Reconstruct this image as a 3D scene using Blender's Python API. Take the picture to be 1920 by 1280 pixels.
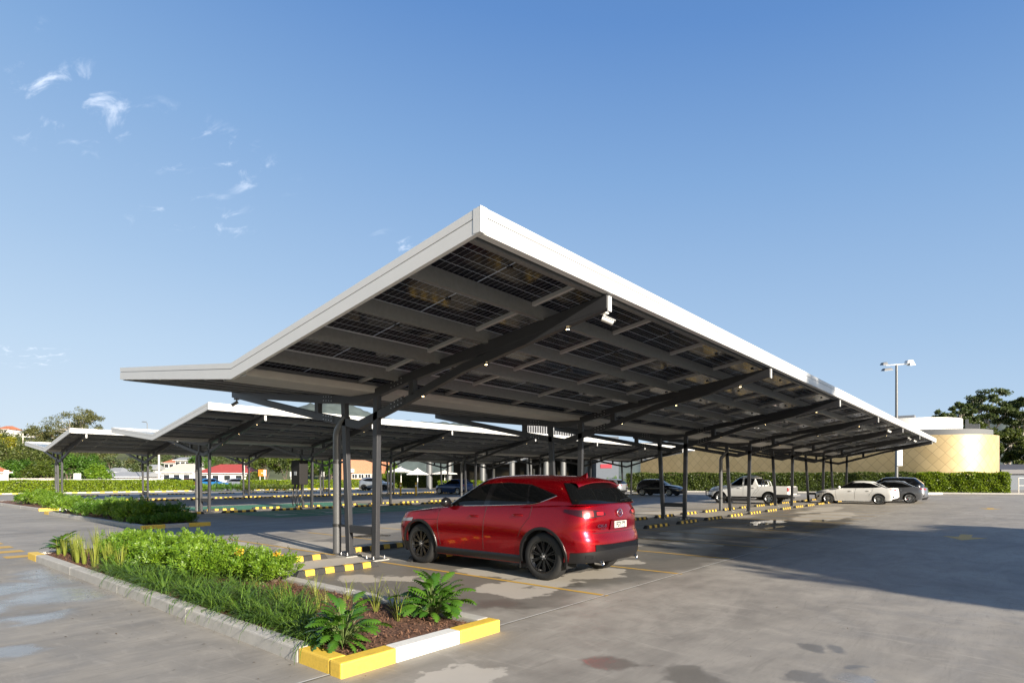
import bpy, bmesh, math, random
import numpy as np
from mathutils import Vector, Matrix

random.seed(7)
scene = bpy.context.scene
for o in list(scene.objects):
    bpy.data.objects.remove(o)
COL = scene.collection
R = math.radians

# ------------------------------------------------------------------ camera
YAW = 0.704            # angle between the canopy rows (+X) and the view
cam_data = bpy.data.cameras.new("camera")
cam = bpy.data.objects.new("camera", cam_data)
COL.objects.link(cam)
cam_data.sensor_width = 36.0
cam_data.lens = 20.73
cam_data.shift_y = 0.1329
cam_data.clip_start = 0.05
cam_data.clip_end = 9000
cam.location = (0, 0, 1.62)
cam.rotation_euler = (R(90), 0, YAW - R(90))
scene.camera = cam

# ------------------------------------------------------------------ sky, sun, exposure
SUN_EL = R(18.0)
SUN_AZ = R(190.2)      # clockwise from +Y
world = bpy.data.worlds.new("World")
scene.world = world
world.use_nodes = True
wn = world.node_tree
wn.nodes.clear()
W = lambda t: wn.nodes.new(t)
sky = W('ShaderNodeTexSky')
sky.sky_type = 'NISHITA'
sky.sun_disc = False
sky.sun_elevation = SUN_EL
sky.sun_rotation = SUN_AZ
sky.altitude = 0
sky.air_density = 1.0
sky.dust_density = 0.7
sky.ozone_density = 1.6
bg = W('ShaderNodeBackground')
bg.inputs['Strength'].default_value = 0.10
wout = W('ShaderNodeOutputWorld')
# thin cirrus: stretched noise on a plane high above the car park
tc = W('ShaderNodeTexCoord')
sep = W('ShaderNodeSeparateXYZ')
wn.links.new(tc.outputs['Generated'], sep.inputs[0])
def wmath(op, a, b=None, c=None, clamp=False):
    n = W('ShaderNodeMath'); n.operation = op; n.use_clamp = clamp
    for i, v in enumerate((a, b, c)):
        if v is None: continue
        if isinstance(v, (int, float)): n.inputs[i].default_value = v
        else: wn.links.new(v, n.inputs[i])
    return n.outputs[0]
zc = wmath('MAXIMUM', sep.outputs[2], 0.02)
cu = wmath('DIVIDE', sep.outputs[0], zc)
cv = wmath('DIVIDE', sep.outputs[1], zc)
comb = W('ShaderNodeCombineXYZ')
wn.links.new(cu, comb.inputs[0]); wn.links.new(cv, comb.inputs[1])
mp = W('ShaderNodeMapping')
mp.inputs['Rotation'].default_value = (0, 0, R(-12))
mp.inputs['Scale'].default_value = (3.2, 1.25, 1)
wn.links.new(comb.outputs[0], mp.inputs[0])
nz = W('ShaderNodeTexNoise'); nz.inputs['Scale'].default_value = 3.4
nz.inputs['Detail'].default_value = 9; nz.inputs['Roughness'].default_value = 0.62
nz.inputs['Distortion'].default_value = 0.7
wn.links.new(mp.outputs[0], nz.inputs[0])
# the wisps only gather in one patch of sky (over the far left rows)
def gauss(cx, cy, rx, ry):
    dx = wmath('DIVIDE', wmath('SUBTRACT', cu, cx), rx)
    dy = wmath('DIVIDE', wmath('SUBTRACT', cv, cy), ry)
    r2 = wmath('ADD', wmath('MULTIPLY', dx, dx), wmath('MULTIPLY', dy, dy))
    return wmath('MAXIMUM', wmath('SUBTRACT', 1.0, r2), 0.0)
CLOUD_PATCHES = [(0.36, 1.95, 0.30, 0.36), (0.72, 1.92, 0.38, 0.24), (0.95, 2.45, 0.22, 0.35), (1.62, 1.97, 0.16, 0.14), (1.12, 6.2, 0.3, 0.8)]
msk = None
for p in CLOUD_PATCHES:
    g_ = gauss(*p)
    msk = g_ if msk is None else wmath('MAXIMUM', msk, g_)
rampn = W('ShaderNodeMapRange'); rampn.interpolation_type = 'SMOOTHSTEP'
rampn.inputs['From Min'].default_value = 0.53; rampn.inputs['From Max'].default_value = 0.80
wn.links.new(nz.outputs[0], rampn.inputs[0])
cl = wmath('MULTIPLY', wmath('MULTIPLY', rampn.outputs[0], msk), 0.72, clamp=True)
mixc = W('ShaderNodeMix'); mixc.data_type = 'RGBA'
wn.links.new(cl, mixc.inputs[0])
# clear-air gradient away from the sun, blended with the physical sky
left = wmath('ADD', wmath('MULTIPLY', sep.outputs[0], -0.647), wmath('MULTIPLY', sep.outputs[1], 0.762))
front = wmath('ADD', wmath('MULTIPLY', sep.outputs[0], 0.762), wmath('MULTIPLY', sep.outputs[1], 0.647))
el = wmath('SUBTRACT', sep.outputs[2], wmath('MULTIPLY', left, 0.11))
ramp = W('ShaderNodeValToRGB')
wn.links.new(wmath('ADD', el, 0.1), ramp.inputs[0])
cr = ramp.color_ramp
stops = [(0.02, (.78, .85, .93)), (0.10, (.64, .76, .90)), (0.22, (.53, .69, .88)), (0.36, (.39, .57, .82)), (0.56, (.235, .42, .73)), (0.72, (.125, .285, .63)), (1.0, (.05, .15, .43))]
cr.elements[0].position = stops[0][0]; cr.elements[0].color = (*stops[0][1], 1)
cr.elements[1].position = stops[-1][0]; cr.elements[1].color = (*stops[-1][1], 1)
for p_, c_ in stops[1:-1]:
    e_ = cr.elements.new(p_); e_.color = (*c_, 1)
sc_ = W('ShaderNodeVectorMath'); sc_.operation = 'SCALE'; sc_.inputs['Scale'].default_value = 4.75
wn.links.new(ramp.outputs[0], sc_.inputs[0])
fr = W('ShaderNodeMapRange'); fr.interpolation_type = 'SMOOTHSTEP'
fr.inputs['From Min'].default_value = -0.5; fr.inputs['From Max'].default_value = 0.25; fr.inputs['To Max'].default_value = 0.92
wn.links.new(front, fr.inputs[0])
mixs = W('ShaderNodeMix'); mixs.data_type = 'RGBA'
dim = W('ShaderNodeVectorMath'); dim.operation = 'SCALE'; dim.inputs['Scale'].default_value = 0.62
wn.links.new(sky.outputs[0], dim.inputs[0])
wn.links.new(fr.outputs[0], mixs.inputs[0]); wn.links.new(dim.outputs[0], mixs.inputs[6]); wn.links.new(sc_.outputs[0], mixs.inputs[7])
wn.links.new(mixs.outputs[2], mixc.inputs[6])
mixc.inputs[7].default_value = (6.3, 6.6, 7.2, 1)
wn.links.new(mixc.outputs[2], bg.inputs[0])
wn.links.new(bg.outputs[0], wout.inputs[0])

sun_data = bpy.data.lights.new("sun", 'SUN')
sun_data.energy = 5.0
sun_data.angle = R(0.5)
sun_data.color = (1.0, 0.90, 0.76)
sun = bpy.data.objects.new("sun", sun_data)
COL.objects.link(sun)
sd = Vector((math.sin(SUN_AZ) * math.cos(SUN_EL), math.cos(SUN_AZ) * math.cos(SUN_EL), math.sin(SUN_EL)))
sun.rotation_euler = sd.to_track_quat('Z', 'Y').to_euler()
sun.location = sd * 60

scene.render.engine = 'CYCLES'
vs = scene.view_settings
vs.view_transform = 'Standard'; vs.look = 'None'; vs.gamma = 1.0; vs.use_curve_mapping = False
vs.exposure = 1.1
scene.cycles.max_bounces = 8
scene.cycles.transparent_max_bounces = 8

# ------------------------------------------------------------------ helpers
def kid(o):
    return [c for c in o.children]

def tag(o, label=None, cat=None, group=None, kind=None):
    if label: o["label"] = label
    if cat: o["category"] = cat
    if group: o["group"] = group
    if kind: o["kind"] = kind
    return o

def thing(name, label, cat, loc=(0, 0, 0), rz=0.0, group=None):
    o = bpy.data.objects.new(name, None)
    o.empty_display_size = 0.2
    o.location = loc; o.rotation_euler = (0, 0, rz)
    COL.objects.link(o)
    return tag(o, label, cat, group)

TREE = {}
def adopt(child, parent):
    child.parent = parent
    TREE.setdefault(parent.name, []).append(child)

def copy_tree(o, loc=None, rz=None, label=None, group=None, parent=None):
    c = o.copy(); COL.objects.link(c)
    if parent is not None: adopt(c, parent)
    if loc is not None: c.location = loc
    if rz is not None: c.rotation_euler = (0, 0, rz)
    if label: c["label"] = label
    if group: c["group"] = group
    for ch in TREE.get(o.name, []):
        copy_tree(ch, parent=c)
    return c

class MB:
    """collects geometry, then becomes ONE mesh object"""
    def __init__(self):
        self.v = []; self.f = []; self.m = []
    def add(self, vs_, fs, mi=0):
        n = len(self.v)
        self.v.extend([tuple(p) for p in vs_])
        self.f.extend([tuple(i + n for i in f) for f in fs])
        self.m.extend([mi] * len(fs))
        return self
    def box(self, x0, y0, z0, x1, y1, z1, mi=0):
        v = [(x0, y0, z0), (x1, y0, z0), (x1, y1, z0), (x0, y1, z0), (x0, y0, z1), (x1, y0, z1), (x1, y1, z1), (x0, y1, z1)]
        return self.add(v, [(3, 2, 1, 0), (4, 5, 6, 7), (0, 1, 5, 4), (1, 2, 6, 5), (2, 3, 7, 6), (3, 0, 4, 7)], mi)
    def cbox(self, cx, cy, cz, sx, sy, sz, mi=0):
        return self.box(cx - sx / 2, cy - sy / 2, cz - sz / 2, cx + sx / 2, cy + sy / 2, cz + sz / 2, mi)
    def prism(self, prof, axis, t0, t1, mi=0):
        """closed 2-D profile swept along an axis ('x': profile is (y,z), 'y': (x,z), 'z': (x,y))"""
        n = len(prof)
        def P(p, t):
            return {'x': (t, p[0], p[1]), 'y': (p[0], t, p[1]), 'z': (p[0], p[1], t)}[axis]
        v = [P(p, t0) for p in prof] + [P(p, t1) for p in prof]
        fs = [(i, (i + 1) % n, n + (i + 1) % n, n + i) for i in range(n)]
        fs += [tuple(range(n))[::-1], tuple(range(n, 2 * n))]
        return self.add(v, fs, mi)
    def bar(self, p, q, w, h, mi=0, up=(0, 0, 1)):
        p = Vector(p); q = Vector(q); d = (q - p).normalized()
        s = d.cross(Vector(up))
        if s.length < 1e-5: s = d.cross(Vector((0, 1, 0)))
        s.normalize(); u = s.cross(d).normalized()
        c = [(-w / 2, -h / 2), (w / 2, -h / 2), (w / 2, h / 2), (-w / 2, h / 2)]
        v = [p + s * a + u * b for a, b in c] + [q + s * a + u * b for a, b in c]
        return self.add(v, [(0, 1, 2, 3), (7, 6, 5, 4), (0, 4, 5, 1), (1, 5, 6, 2), (2, 6, 7, 3), (3, 7, 4, 0)], mi)
    def tube(self, pts, r, n=8, mi=0, cap=True):
        pts = [Vector(p) for p in pts]
        rs = r if isinstance(r, (list, tuple)) else [r] * len(pts)
        v = []; prev = None
        for i, p in enumerate(pts):
            d = (pts[min(i + 1, len(pts) - 1)] - pts[max(i - 1, 0)])
            if d.length < 1e-9: d = Vector((0, 0, 1))
            d.normalize()
            if prev is None:
                a = d.cross(Vector((0, 0, 1)))
                if a.length < 1e-3: a = d.cross(Vector((1, 0, 0)))
            else:
                a = prev - d * prev.dot(d)
                if a.length < 1e-6: a = d.cross(Vector((1, 0, 0)))
            a.normalize(); prev = a
            b = d.cross(a)
            for k in range(n):
                t = 2 * math.pi * k / n
                v.append(p + (a * math.cos(t) + b * math.sin(t)) * rs[i])
        fs = []
        for i in range(len(pts) - 1):
            for k in range(n):
                k2 = (k + 1) % n
                fs.append((i * n + k, i * n + k2, (i + 1) * n + k2, (i + 1) * n + k))
        if cap:
            fs.append(tuple(range(n))[::-1]); fs.append(tuple(range((len(pts) - 1) * n, len(pts) * n)))
        return self.add(v, fs, mi)
    def cyl(self, c, r, h, n=16, mi=0, r2=None):
        return self.tube([c, (c[0], c[1], c[2] + h)], [r, r if r2 is None else r2], n, mi)
    def lathe(self, prof, axis='z', n=24, c=(0, 0, 0), mi=0):
        """prof: list of (radius, height)"""
        v = []
        for r, h in prof:
            for k in range(n):
                t = 2 * math.pi * k / n
                a, b = r * math.cos(t), r * math.sin(t)
                p = {'z': (a, b, h), 'y': (a, h, b), 'x': (h, a, b)}[axis]
                v.append((p[0] + c[0], p[1] + c[1], p[2] + c[2]))
        fs = []
        for i in range(len(prof) - 1):
            for k in range(n):
                k2 = (k + 1) % n
                fs.append((i * n + k, i * n + k2, (i + 1) * n + k2, (i + 1) * n + k))
        return self.add(v, fs, mi)
    def grid(self, rows, mi=0, close=False):
        """rows: list of equal-length point lists"""
        n = len(rows[0]); v = [p for r in rows for p in r]
        fs = []
        for i in range(len(rows) - 1):
            for k in range(n if close else n - 1):
                k2 = (k + 1) % n
                fs.append((i * n + k, i * n + k2, (i + 1) * n + k2, (i + 1) * n + k))
        return self.add(v, fs, mi)
    def ball(self, c, rx, ry, rz, nu=12, nv=8, mi=0):
        rows = []
        for i in range(nv + 1):
            t = math.pi * i / nv
            rows.append([(c[0] + rx * math.sin(t) * math.cos(2 * math.pi * k / nu),
                          c[1] + ry * math.sin(t) * math.sin(2 * math.pi * k / nu),
                          c[2] + rz * math.cos(t)) for k in range(nu)])
        return self.grid(rows, mi, close=True)
    def build(self, name, mats, parent=None, smooth=None, bevel=0.0, fix=True):
        me = bpy.data.meshes.new(name)
        me.from_pydata(self.v, [], self.f)
        if not isinstance(mats, (list, tuple)): mats = [mats]
        for m in mats: me.materials.append(m)
        if len(mats) > 1: me.polygons.foreach_set('material_index', self.m)
        if fix or bevel:
            bm = bmesh.new(); bm.from_mesh(me)
            bmesh.ops.remove_doubles(bm, verts=bm.verts, dist=1e-5)
            bmesh.ops.recalc_face_normals(bm, faces=bm.faces)
            if bevel:
                es = [e for e in bm.edges if len(e.link_faces) == 2 and e.calc_face_angle(0) > 0.6]
                bmesh.ops.bevel(bm, geom=es, offset=bevel, segments=2, affect='EDGES', profile=0.6)
            bm.to_mesh(me); bm.free()
        if smooth is not None:
            me.polygons.foreach_set('use_smooth', [True] * len(me.polygons))
            me.set_sharp_from_angle(angle=R(smooth))
        me.update()
        o = bpy.data.objects.new(name, me)
        COL.objects.link(o)
        if parent is not None: adopt(o, parent)
        return o

def quads_object(name, V, mats, parent=None, per=4, mi=None):
    """V: (n*per,3) array of separate polygons"""
    V = np.asarray(V, dtype=np.float32); n = len(V) // per
    me = bpy.data.meshes.new(name)
    me.vertices.add(len(V)); me.vertices.foreach_set('co', V.ravel())
    me.loops.add(len(V)); me.loops.foreach_set('vertex_index', np.arange(len(V), dtype=np.int32))
    me.polygons.add(n)
    me.polygons.foreach_set('loop_start', np.arange(0, len(V), per, dtype=np.int32))
    if not isinstance(mats, (list, tuple)): mats = [mats]
    for m in mats: me.materials.append(m)
    if mi is not None: me.polygons.foreach_set('material_index', np.asarray(mi, dtype=np.int32))
    me.update(calc_edges=True)
    o = bpy.data.objects.new(name, me); COL.objects.link(o)
    if parent is not None: adopt(o, parent)
    return o

def text_part(txt, name, size, mat, parent, loc, rot, depth=0.002, sx=1.0, align='CENTER', bold=0.0):
    cu_ = bpy.data.curves.new(name, 'FONT'); cu_.offset = bold
    cu_.body = txt; cu_.size = size; cu_.extrude = depth; cu_.align_x = align; cu_.align_y = 'CENTER'
    tmp = bpy.data.objects.new(name + '_tmp', cu_)
    COL.objects.link(tmp)
    dg = bpy.context.evaluated_depsgraph_get()
    me = bpy.data.meshes.new_from_object(tmp.evaluated_get(dg))
    bpy.data.objects.remove(tmp)
    me.materials.clear(); me.materials.append(mat)
    o = bpy.data.objects.new(name, me); COL.objects.link(o)
    o.location = loc; o.rotation_euler = rot; o.scale = (sx, 1, 1)
    if parent is not None: adopt(o, parent)
    return o

# ------------------------------------------------------------------ materials
MATS = {}
def nt_of(name):
    m = bpy.data.materials.new(name); m.use_nodes = True
    nt = m.node_tree
    b = nt.nodes.get('Principled BSDF')
    return m, nt, b

class NT:
    """tiny node-graph helper"""
    def __init__(self, nt): self.nt = nt
    def n(self, t, **kw):
        x = self.nt.nodes.new(t)
        for k, v in kw.items(): setattr(x, k, v)
        return x
    def put(self, sock, v):
        if isinstance(v, (int, float)): sock.default_value = v
        elif isinstance(v, (tuple, list)):
            sock.default_value = v if len(sock.default_value) == len(v) else tuple(v) + (1,)
        else: self.nt.links.new(v, sock)
    def math(self, op, a, b=None, c=None, clamp=False):
        x = self.n('ShaderNodeMath', operation=op, use_clamp=clamp)
        for i, v in enumerate((a, b, c)):
            if v is not None: self.put(x.inputs[i], v)
        return x.outputs[0]
    def noise(self, vec, scale, detail=4, rough=0.55, dist=0.0, color=False):
        x = self.n('ShaderNodeTexNoise')
        if vec is not None: self.put(x.inputs['Vector'], vec)
        x.inputs['Scale'].default_value = scale; x.inputs['Detail'].default_value = detail
        x.inputs['Roughness'].default_value = rough; x.inputs['Distortion'].default_value = dist
        return x.outputs[1 if color else 0]
    def mix(self, f, a, b):
        x = self.n('ShaderNodeMix', data_type='RGBA')
        self.put(x.inputs[0], f); self.put(x.inputs[6], a); self.put(x.inputs[7], b)
        return x.outputs[2]
    def mixf(self, f, a, b):
        x = self.n('ShaderNodeMix', data_type='FLOAT')
        self.put(x.inputs[0], f); self.put(x.inputs[2], a); self.put(x.inputs[3], b)
        return x.outputs[0]
    def ramp(self, v, lo, hi, to0=0.0, to1=1.0, smooth=True):
        x = self.n('ShaderNodeMapRange')
        x.interpolation_type = 'SMOOTHSTEP' if smooth else 'LINEAR'
        self.put(x.inputs[0], v); x.inputs[1].default_value = lo; x.inputs[2].default_value = hi
        x.inputs[3].default_value = to0; x.inputs[4].default_value = to1
        return x.outputs[0]
    def obj(self):
        return self.n('ShaderNodeTexCoord').outputs['Object']
    def mapping(self, vec, scale=(1, 1, 1), loc=(0, 0, 0), rot=(0, 0, 0)):
        x = self.n('ShaderNodeMapping'); self.put(x.inputs[0], vec)
        x.inputs['Location'].default_value = loc; x.inputs['Rotation'].default_value = rot; x.inputs['Scale'].default_value = scale
        return x.outputs[0]
    def bump(self, h, strength=0.2, dist=0.01):
        x = self.n('ShaderNodeBump'); x.inputs['Strength'].default_value = strength; x.inputs['Distance'].default_value = dist
        self.put(x.inputs['Height'], h)
        return x.outputs[0]
    def sep(self, v):
        x = self.n('ShaderNodeSeparateXYZ'); self.put(x.inputs[0], v); return x.outputs

def mat(name, col, rough=0.5, metal=0.0, var=0.0, vscale=6.0, coat=0.0, spec=0.5, bump=0.0, bscale=40.0, emit=0.0, rvar=0.0):
    m, nt, b = nt_of(name); h = NT(nt)
    b.inputs['Base Color'].default_value = (*col, 1)
    b.inputs['Roughness'].default_value = rough; b.inputs['Metallic'].default_value = metal
    b.inputs['Coat Weight'].default_value = coat; b.inputs['Coat Roughness'].default_value = 0.03
    b.inputs['Specular IOR Level'].default_value = spec
    if var or rvar or bump:
        co = h.obj()
        nn = h.noise(co, vscale, 6, 0.6)
        if var:
            f = h.ramp(nn, 0.25, 0.75, 1 - var, 1 + var, False)
            mx = h.n('ShaderNodeVectorMath', operation='SCALE')
            mx.inputs[0].default_value = col; h.put(mx.inputs['Scale'], f)
            nt.links.new(mx.outputs[0], b.inputs['Base Color'])
        if rvar:
            nt.links.new(h.ramp(nn, 0.3, 0.7, max(0.02, rough - rvar), min(1, rough + rvar), False), b.inputs['Roughness'])
        if bump:
            nt.links.new(h.bump(h.noise(co, bscale, 4), bump, 0.01), b.inputs['Normal'])
    if emit:
        b.inputs['Emission Color'].default_value = (*col, 1); b.inputs['Emission Strength'].default_value = emit
    MATS[name] = m
    return m

def leaf_mat(name, c_dark, c_light, trans=0.35, rough=0.45, spec=0.4):
    m, nt, b = nt_of(name); h = NT(nt)
    geo = h.n('ShaderNodeNewGeometry')
    rnd = geo.outputs['Random Per Island']
    big = h.noise(h.obj(), 1.7, 3)
    f = h.math('ADD', h.math('MULTIPLY', rnd, 0.65), h.math('MULTIPLY', h.ramp(big, 0.3, 0.7), 0.35), clamp=True)
    col = h.mix(f, c_dark, c_light)
    nt.links.new(col, b.inputs['Base Color'])
    b.inputs['Roughness'].default_value = rough
    b.inputs['Specular IOR Level'].default_value = spec
    tr = h.n('ShaderNodeBsdfTranslucent')
    hs = h.n('ShaderNodeHueSaturation'); hs.inputs['Saturation'].default_value = 1.15; hs.inputs['Value'].default_value = 1.25
    nt.links.new(col, hs.inputs['Color']); nt.links.new(hs.outputs[0], tr.inputs[0])
    ms = h.n('ShaderNodeMixShader'); ms.inputs[0].default_value = trans
    nt.links.new(b.outputs[0], ms.inputs[1]); nt.links.new(tr.outputs[0], ms.inputs[2])
    nt.links.new(ms.outputs[0], nt.nodes['Material Output'].inputs[0])
    return m
# ------------------------------------------------------------------ concrete car park
def concrete(name, base, patches_dry=(), patches_wet=(), puddles=(), damp=None, films=()):
    m, nt, b = nt_of(name); h = NT(nt)
    co = h.obj()
    n1 = h.noise(co, 0.35, 5, 0.6, 0.6)
    n2 = h.noise(co, 2.2, 6, 0.6, 0.3)
    n3 = h.noise(co, 38, 3, 0.6)
    swirl = h.noise(h.mapping(co, (0.55, 1.5, 1), rot=(0, 0, 0.4)), 0.8, 5, 0.65, 1.5)
    f = h.math('ADD', h.math('MULTIPLY', h.ramp(n1, 0.3, 0.7), 0.34), h.math('MULTIPLY', h.ramp(n2, 0.25, 0.75), 0.24))
    f = h.math('ADD', f, h.math('MULTIPLY', h.ramp(swirl, 0.3, 0.7), 0.36))
    f = h.math('ADD', f, h.math('MULTIPLY', n3, 0.14))
    col = h.mix(f, tuple(c * 0.58 for c in base), tuple(c * 1.30 for c in base))
    # oil drips, rubber marks and darker streaks
    st = h.ramp(h.noise(h.mapping(co, (0.22, 1.9, 1), rot=(0, 0, 0.12)), 1.3, 6, 0.7), 0.60, 0.74)
    col = h.mix(h.math('MULTIPLY', st, 0.5), col, tuple(c * 0.5 for c in base))
    sp = h.ramp(h.noise(co, 5.5, 2, 0.5), 0.72, 0.78)
    col = h.mix(h.math('MULTIPLY', sp, 0.4), col, tuple(c * 0.45 for c in base))
    # trowel sweeps, aggregate grain and hairline cracks
    sw = h.noise(h.mapping(co, (0.5, 3.2, 1), rot=(0, 0, -0.75)), 2.4, 6, 0.7, 2.2)
    col = h.mix(h.math('MULTIPLY', h.ramp(sw, 0.5, 0.72), 0.45), col, tuple(c * 0.62 for c in base))
    sw2 = h.noise(h.mapping(co, (2.6, 0.6, 1), rot=(0, 0, -0.2)), 1.6, 6, 0.7, 2.0)
    col = h.mix(h.math('MULTIPLY', h.ramp(sw2, 0.52, 0.75), 0.40), col, tuple(c * 1.45 for c in base))
    grain = h.noise(co, 210, 2, 0.7)
    col = h.mix(h.math('MULTIPLY', h.ramp(grain, 0.50, 0.72), 0.28), col, tuple(c * 0.55 for c in base))
    vor = h.n('ShaderNodeTexVoronoi', feature='DISTANCE_TO_EDGE'); vor.inputs['Scale'].default_value = 0.22
    wv = h.n('ShaderNodeVectorMath', operation='MULTIPLY_ADD'); h.put(wv.inputs[0], h.noise(co, 0.9, 6, 0.7, color=True)); wv.inputs[1].default_value = (2.2, 2.2, 0); h.put(wv.inputs[2], co)
    h.put(vor.inputs['Vector'], wv.outputs[0])
    crack = h.ramp(vor.outputs['Distance'], 0.0, 0.0035, 1.0, 0.0)
    crack = h.math('MULTIPLY', crack, h.ramp(n1, 0.5, 0.6))
    col = h.mix(h.math('MULTIPLY', crack, 0.5), col, tuple(c * 0.4 for c in base))
    rough = h.ramp(n2, 0.3, 0.7, 0.62, 0.85)
    # distorted plan position for water stains
    nv = h.noise(co, 1.5, 5, 0.62, color=True)
    va = h.n('ShaderNodeVectorMath', operation='MULTIPLY_ADD')
    h.put(va.inputs[0], nv); va.inputs[1].default_value = (1.1, 1.1, 0); va.inputs[2].default_value = (-0.55, -0.55, 0)
    vb = h.n('ShaderNodeVectorMath', operation='ADD'); h.put(vb.inputs[0], co); h.put(vb.inputs[1], va.outputs[0])
    X, Y, Z = h.sep(vb.outputs[0])
    def blob(cx, cy, rx, ry, soft=0.18):
        dx = h.math('DIVIDE', h.math('SUBTRACT', X, cx), rx); dy = h.math('DIVIDE', h.math('SUBTRACT', Y, cy), ry)
        d = h.math('SQRT', h.math('ADD', h.math('MULTIPLY', dx, dx), h.math('MULTIPLY', dy, dy)))
        return h.ramp(d, 1.0 - soft, 1.0 + soft, 1.0, 0.0)
    def union(lst, **k):
        u = None
        for p in lst:
            q = blob(*p, **k); u = q if u is None else h.math('MAXIMUM', u, q)
        return u
    if damp:
        u = union(damp, soft=0.10)
        col = h.mix(h.math('MULTIPLY', u, 0.82), col, tuple(c * 0.46 for c in base))
        rough = h.mixf(h.math('MULTIPLY', u, 0.6), rough, 0.45)
    if patches_dry:
        u = union(patches_dry, soft=0.07)
        col = h.mix(h.math('MULTIPLY', u, 0.85), col, tuple(c * 1.62 for c in base))
    if patches_wet:
        u = union(patches_wet, soft=0.30)
        col = h.mix(h.math('MULTIPLY', u, 0.62), col, tuple(c * 0.42 for c in base))
        rough = h.mixf(u, rough, 0.34)
    if films:                       # thin sheets of water still drying off
        u = h.math('MULTIPLY', union(films, soft=0.45), h.ramp(n2, 0.25, 0.6, 0.5, 1.0))
        col = h.mix(h.math('MULTIPLY', u, 0.30), col, tuple(c * 0.6 for c in base))
        rough = h.mixf(u, rough, 0.08)
    if puddles:
        u = union(puddles, soft=0.09)
        col = h.mix(h.math('MULTIPLY', u, 0.8), col, tuple(c * 0.40 for c in base))
        rough = h.mixf(u, rough, 0.03)
        wet = u
    nt.links.new(col, b.inputs['Base Color']); nt.links.new(rough, b.inputs['Roughness'])
    bh = h.math('ADD', h.math('MULTIPLY', n3, 0.5), h.math('MULTIPLY', h.noise(co, 140, 2), 0.5))
    bn = h.n('ShaderNodeBump'); bn.inputs['Distance'].default_value = 0.004; h.put(bn.inputs['Height'], bh)
    if puddles: h.put(bn.inputs['Strength'], h.math('SUBTRACT', 0.30, h.math('MULTIPLY', wet, 0.30)))
    else: bn.inputs['Strength'].default_value = 0.3
    nt.links.new(bn.outputs[0], b.inputs['Normal'])
    MATS[name] = m
    return m
CONC = (0.288, 0.266, 0.230)
concrete('concrete_floor', CONC,
    patches_dry=[(6.2, 9.95, 1.5, .62), (10.5, 10.0, 2.2, .5), (5.6, 7.95, .30, .38), (6.08, 7.5, .26, .42), (6.6, 5.5, .55, .62), (7.3, 5.6, .7, .5), (8.5, 5.35, .75, .36), (7.5, 6.85, .5, .75), (10.0, 5.65, .35, .25), (13.75, 6.0, .85, .62), (14.5, 7.4, .3, .25),
                 (5.1, 11.6, .55, .9), (7.7, 12.7, .7, 1.3), (9.8, 9.8, .8, .4), (12.0, 9.6, .9, .4), (6.3, 14.3, .6, .8), (24.5, 12.0, 3.0, 1.2), (27.5, 6.0, 4, .9), (33, 7.5, 4, .8), (15.5, 13.0, 2.0, .7), (3.4, 3.4, .5, .3), (9.2, 7.4, .35, .8), (11.6, 7.9, .8, .3), (12.6, 6.9, .5, .3), (16.6, 7.7, 1.2, .3), (5.2, 10.7, .3, .5), (8.8, 11.6, .8, .4)],
    patches_wet=[(4.45, 2.62, .22, .26), (4.62, 1.95, .22, .26), (6.14, 1.46, .13, .14), (6.3, 1.2, .12, .10), (5.88, 1.1, .13, .10), (5.2, 1.22, .2, .14), (7.36, 5.02, .12, .13), (6.83, 5.54, .12, .10), (5.68, 5.1, .35, .32), (12.2, 5.4, 1.6, .55), (17.5, 6.6, 3.4, 1.1), (23, 4.9, 3.0, .5), (11.2, 7.2, 1.2, .7), (30, 8.2, 4, .5)],
    puddles=[(22.4, 6.85, 1.9, .42), (20.2, 5.95, .8, .2), (24.4, 5.6, .8, .2), (10.0, 13.6, .5, .3)],
    films=[(2.75, 12.2, .6, 1.3), (1.65, 8.6, .36, .34), (1.9, 11.2, .55, .6), (1.1, 7.05, .26, .26), (2.2, 10.0, .6, .7), (5.44, .92, .22, .12), (1.3, 9.6, .5, .4)],
    damp=[(11, 6.6, 6.4, 2.3), (22, 6.4, 8.0, 1.9), (6.2, 7.2, 1.6, 2.8), (11, 12.5, 4, 1.6)])
g = MB()
g.box(-140, -90, -0.5, 160, 160, 0.0)
tag(g.build('concrete_floor', MATS['concrete_floor']), kind='structure')
mat('terrain_grass', (0.07, 0.09, 0.03), 0.9, var=0.5, vscale=0.05)
g = MB(); g.box(-6000, -6000, -1.5, 6000, 6000, -0.55)
tag(g.build('terrain', MATS['terrain_grass']), kind='structure')

# painted lines (4 mm sheets), joints, arrows
def paint_mat(name, col, wear=0.5):
    m, nt, b = nt_of(name); h = NT(nt); co = h.obj()
    n = h.noise(co, 9, 6, 0.7)
    c = h.mix(h.math('MULTIPLY', h.ramp(n, 0.45, 0.75), wear), col, tuple(x * 0.8 for x in CONC))
    nt.links.new(c, b.inputs['Base Color']); b.inputs['Roughness'].default_value = 0.6
    MATS[name] = m
paint_mat('line_yellow', (0.56, 0.34, 0.045), 0.55)
paint_mat('joint_pale', (0.55, 0.54, 0.50), 0.5)
paint_mat('joint_dark', (0.05, 0.05, 0.048), 0.2)
paint_mat('line_white', (0.6, 0.59, 0.55), 0.6)
paint_mat('bay_green', (0.05, 0.22, 0.13), 0.35)
BAY = 2.397
ROWS = [dict(R=9.59, a0=4.47, a1=52.6, frames=[7.13 + 7.19 * k for k in range(7)]),
        dict(R=28.40, a0=9.50, a1=54.0, frames=[11.75, 17.0, 22.2, 29.5, 36.8, 44.1, 51.4]),
        dict(R=46.3, a0=9.30, a1=54.0, frames=[10.1, 15.0, 22.2, 29.4, 36.6, 43.8, 51.0])]
ln = MB()
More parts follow.
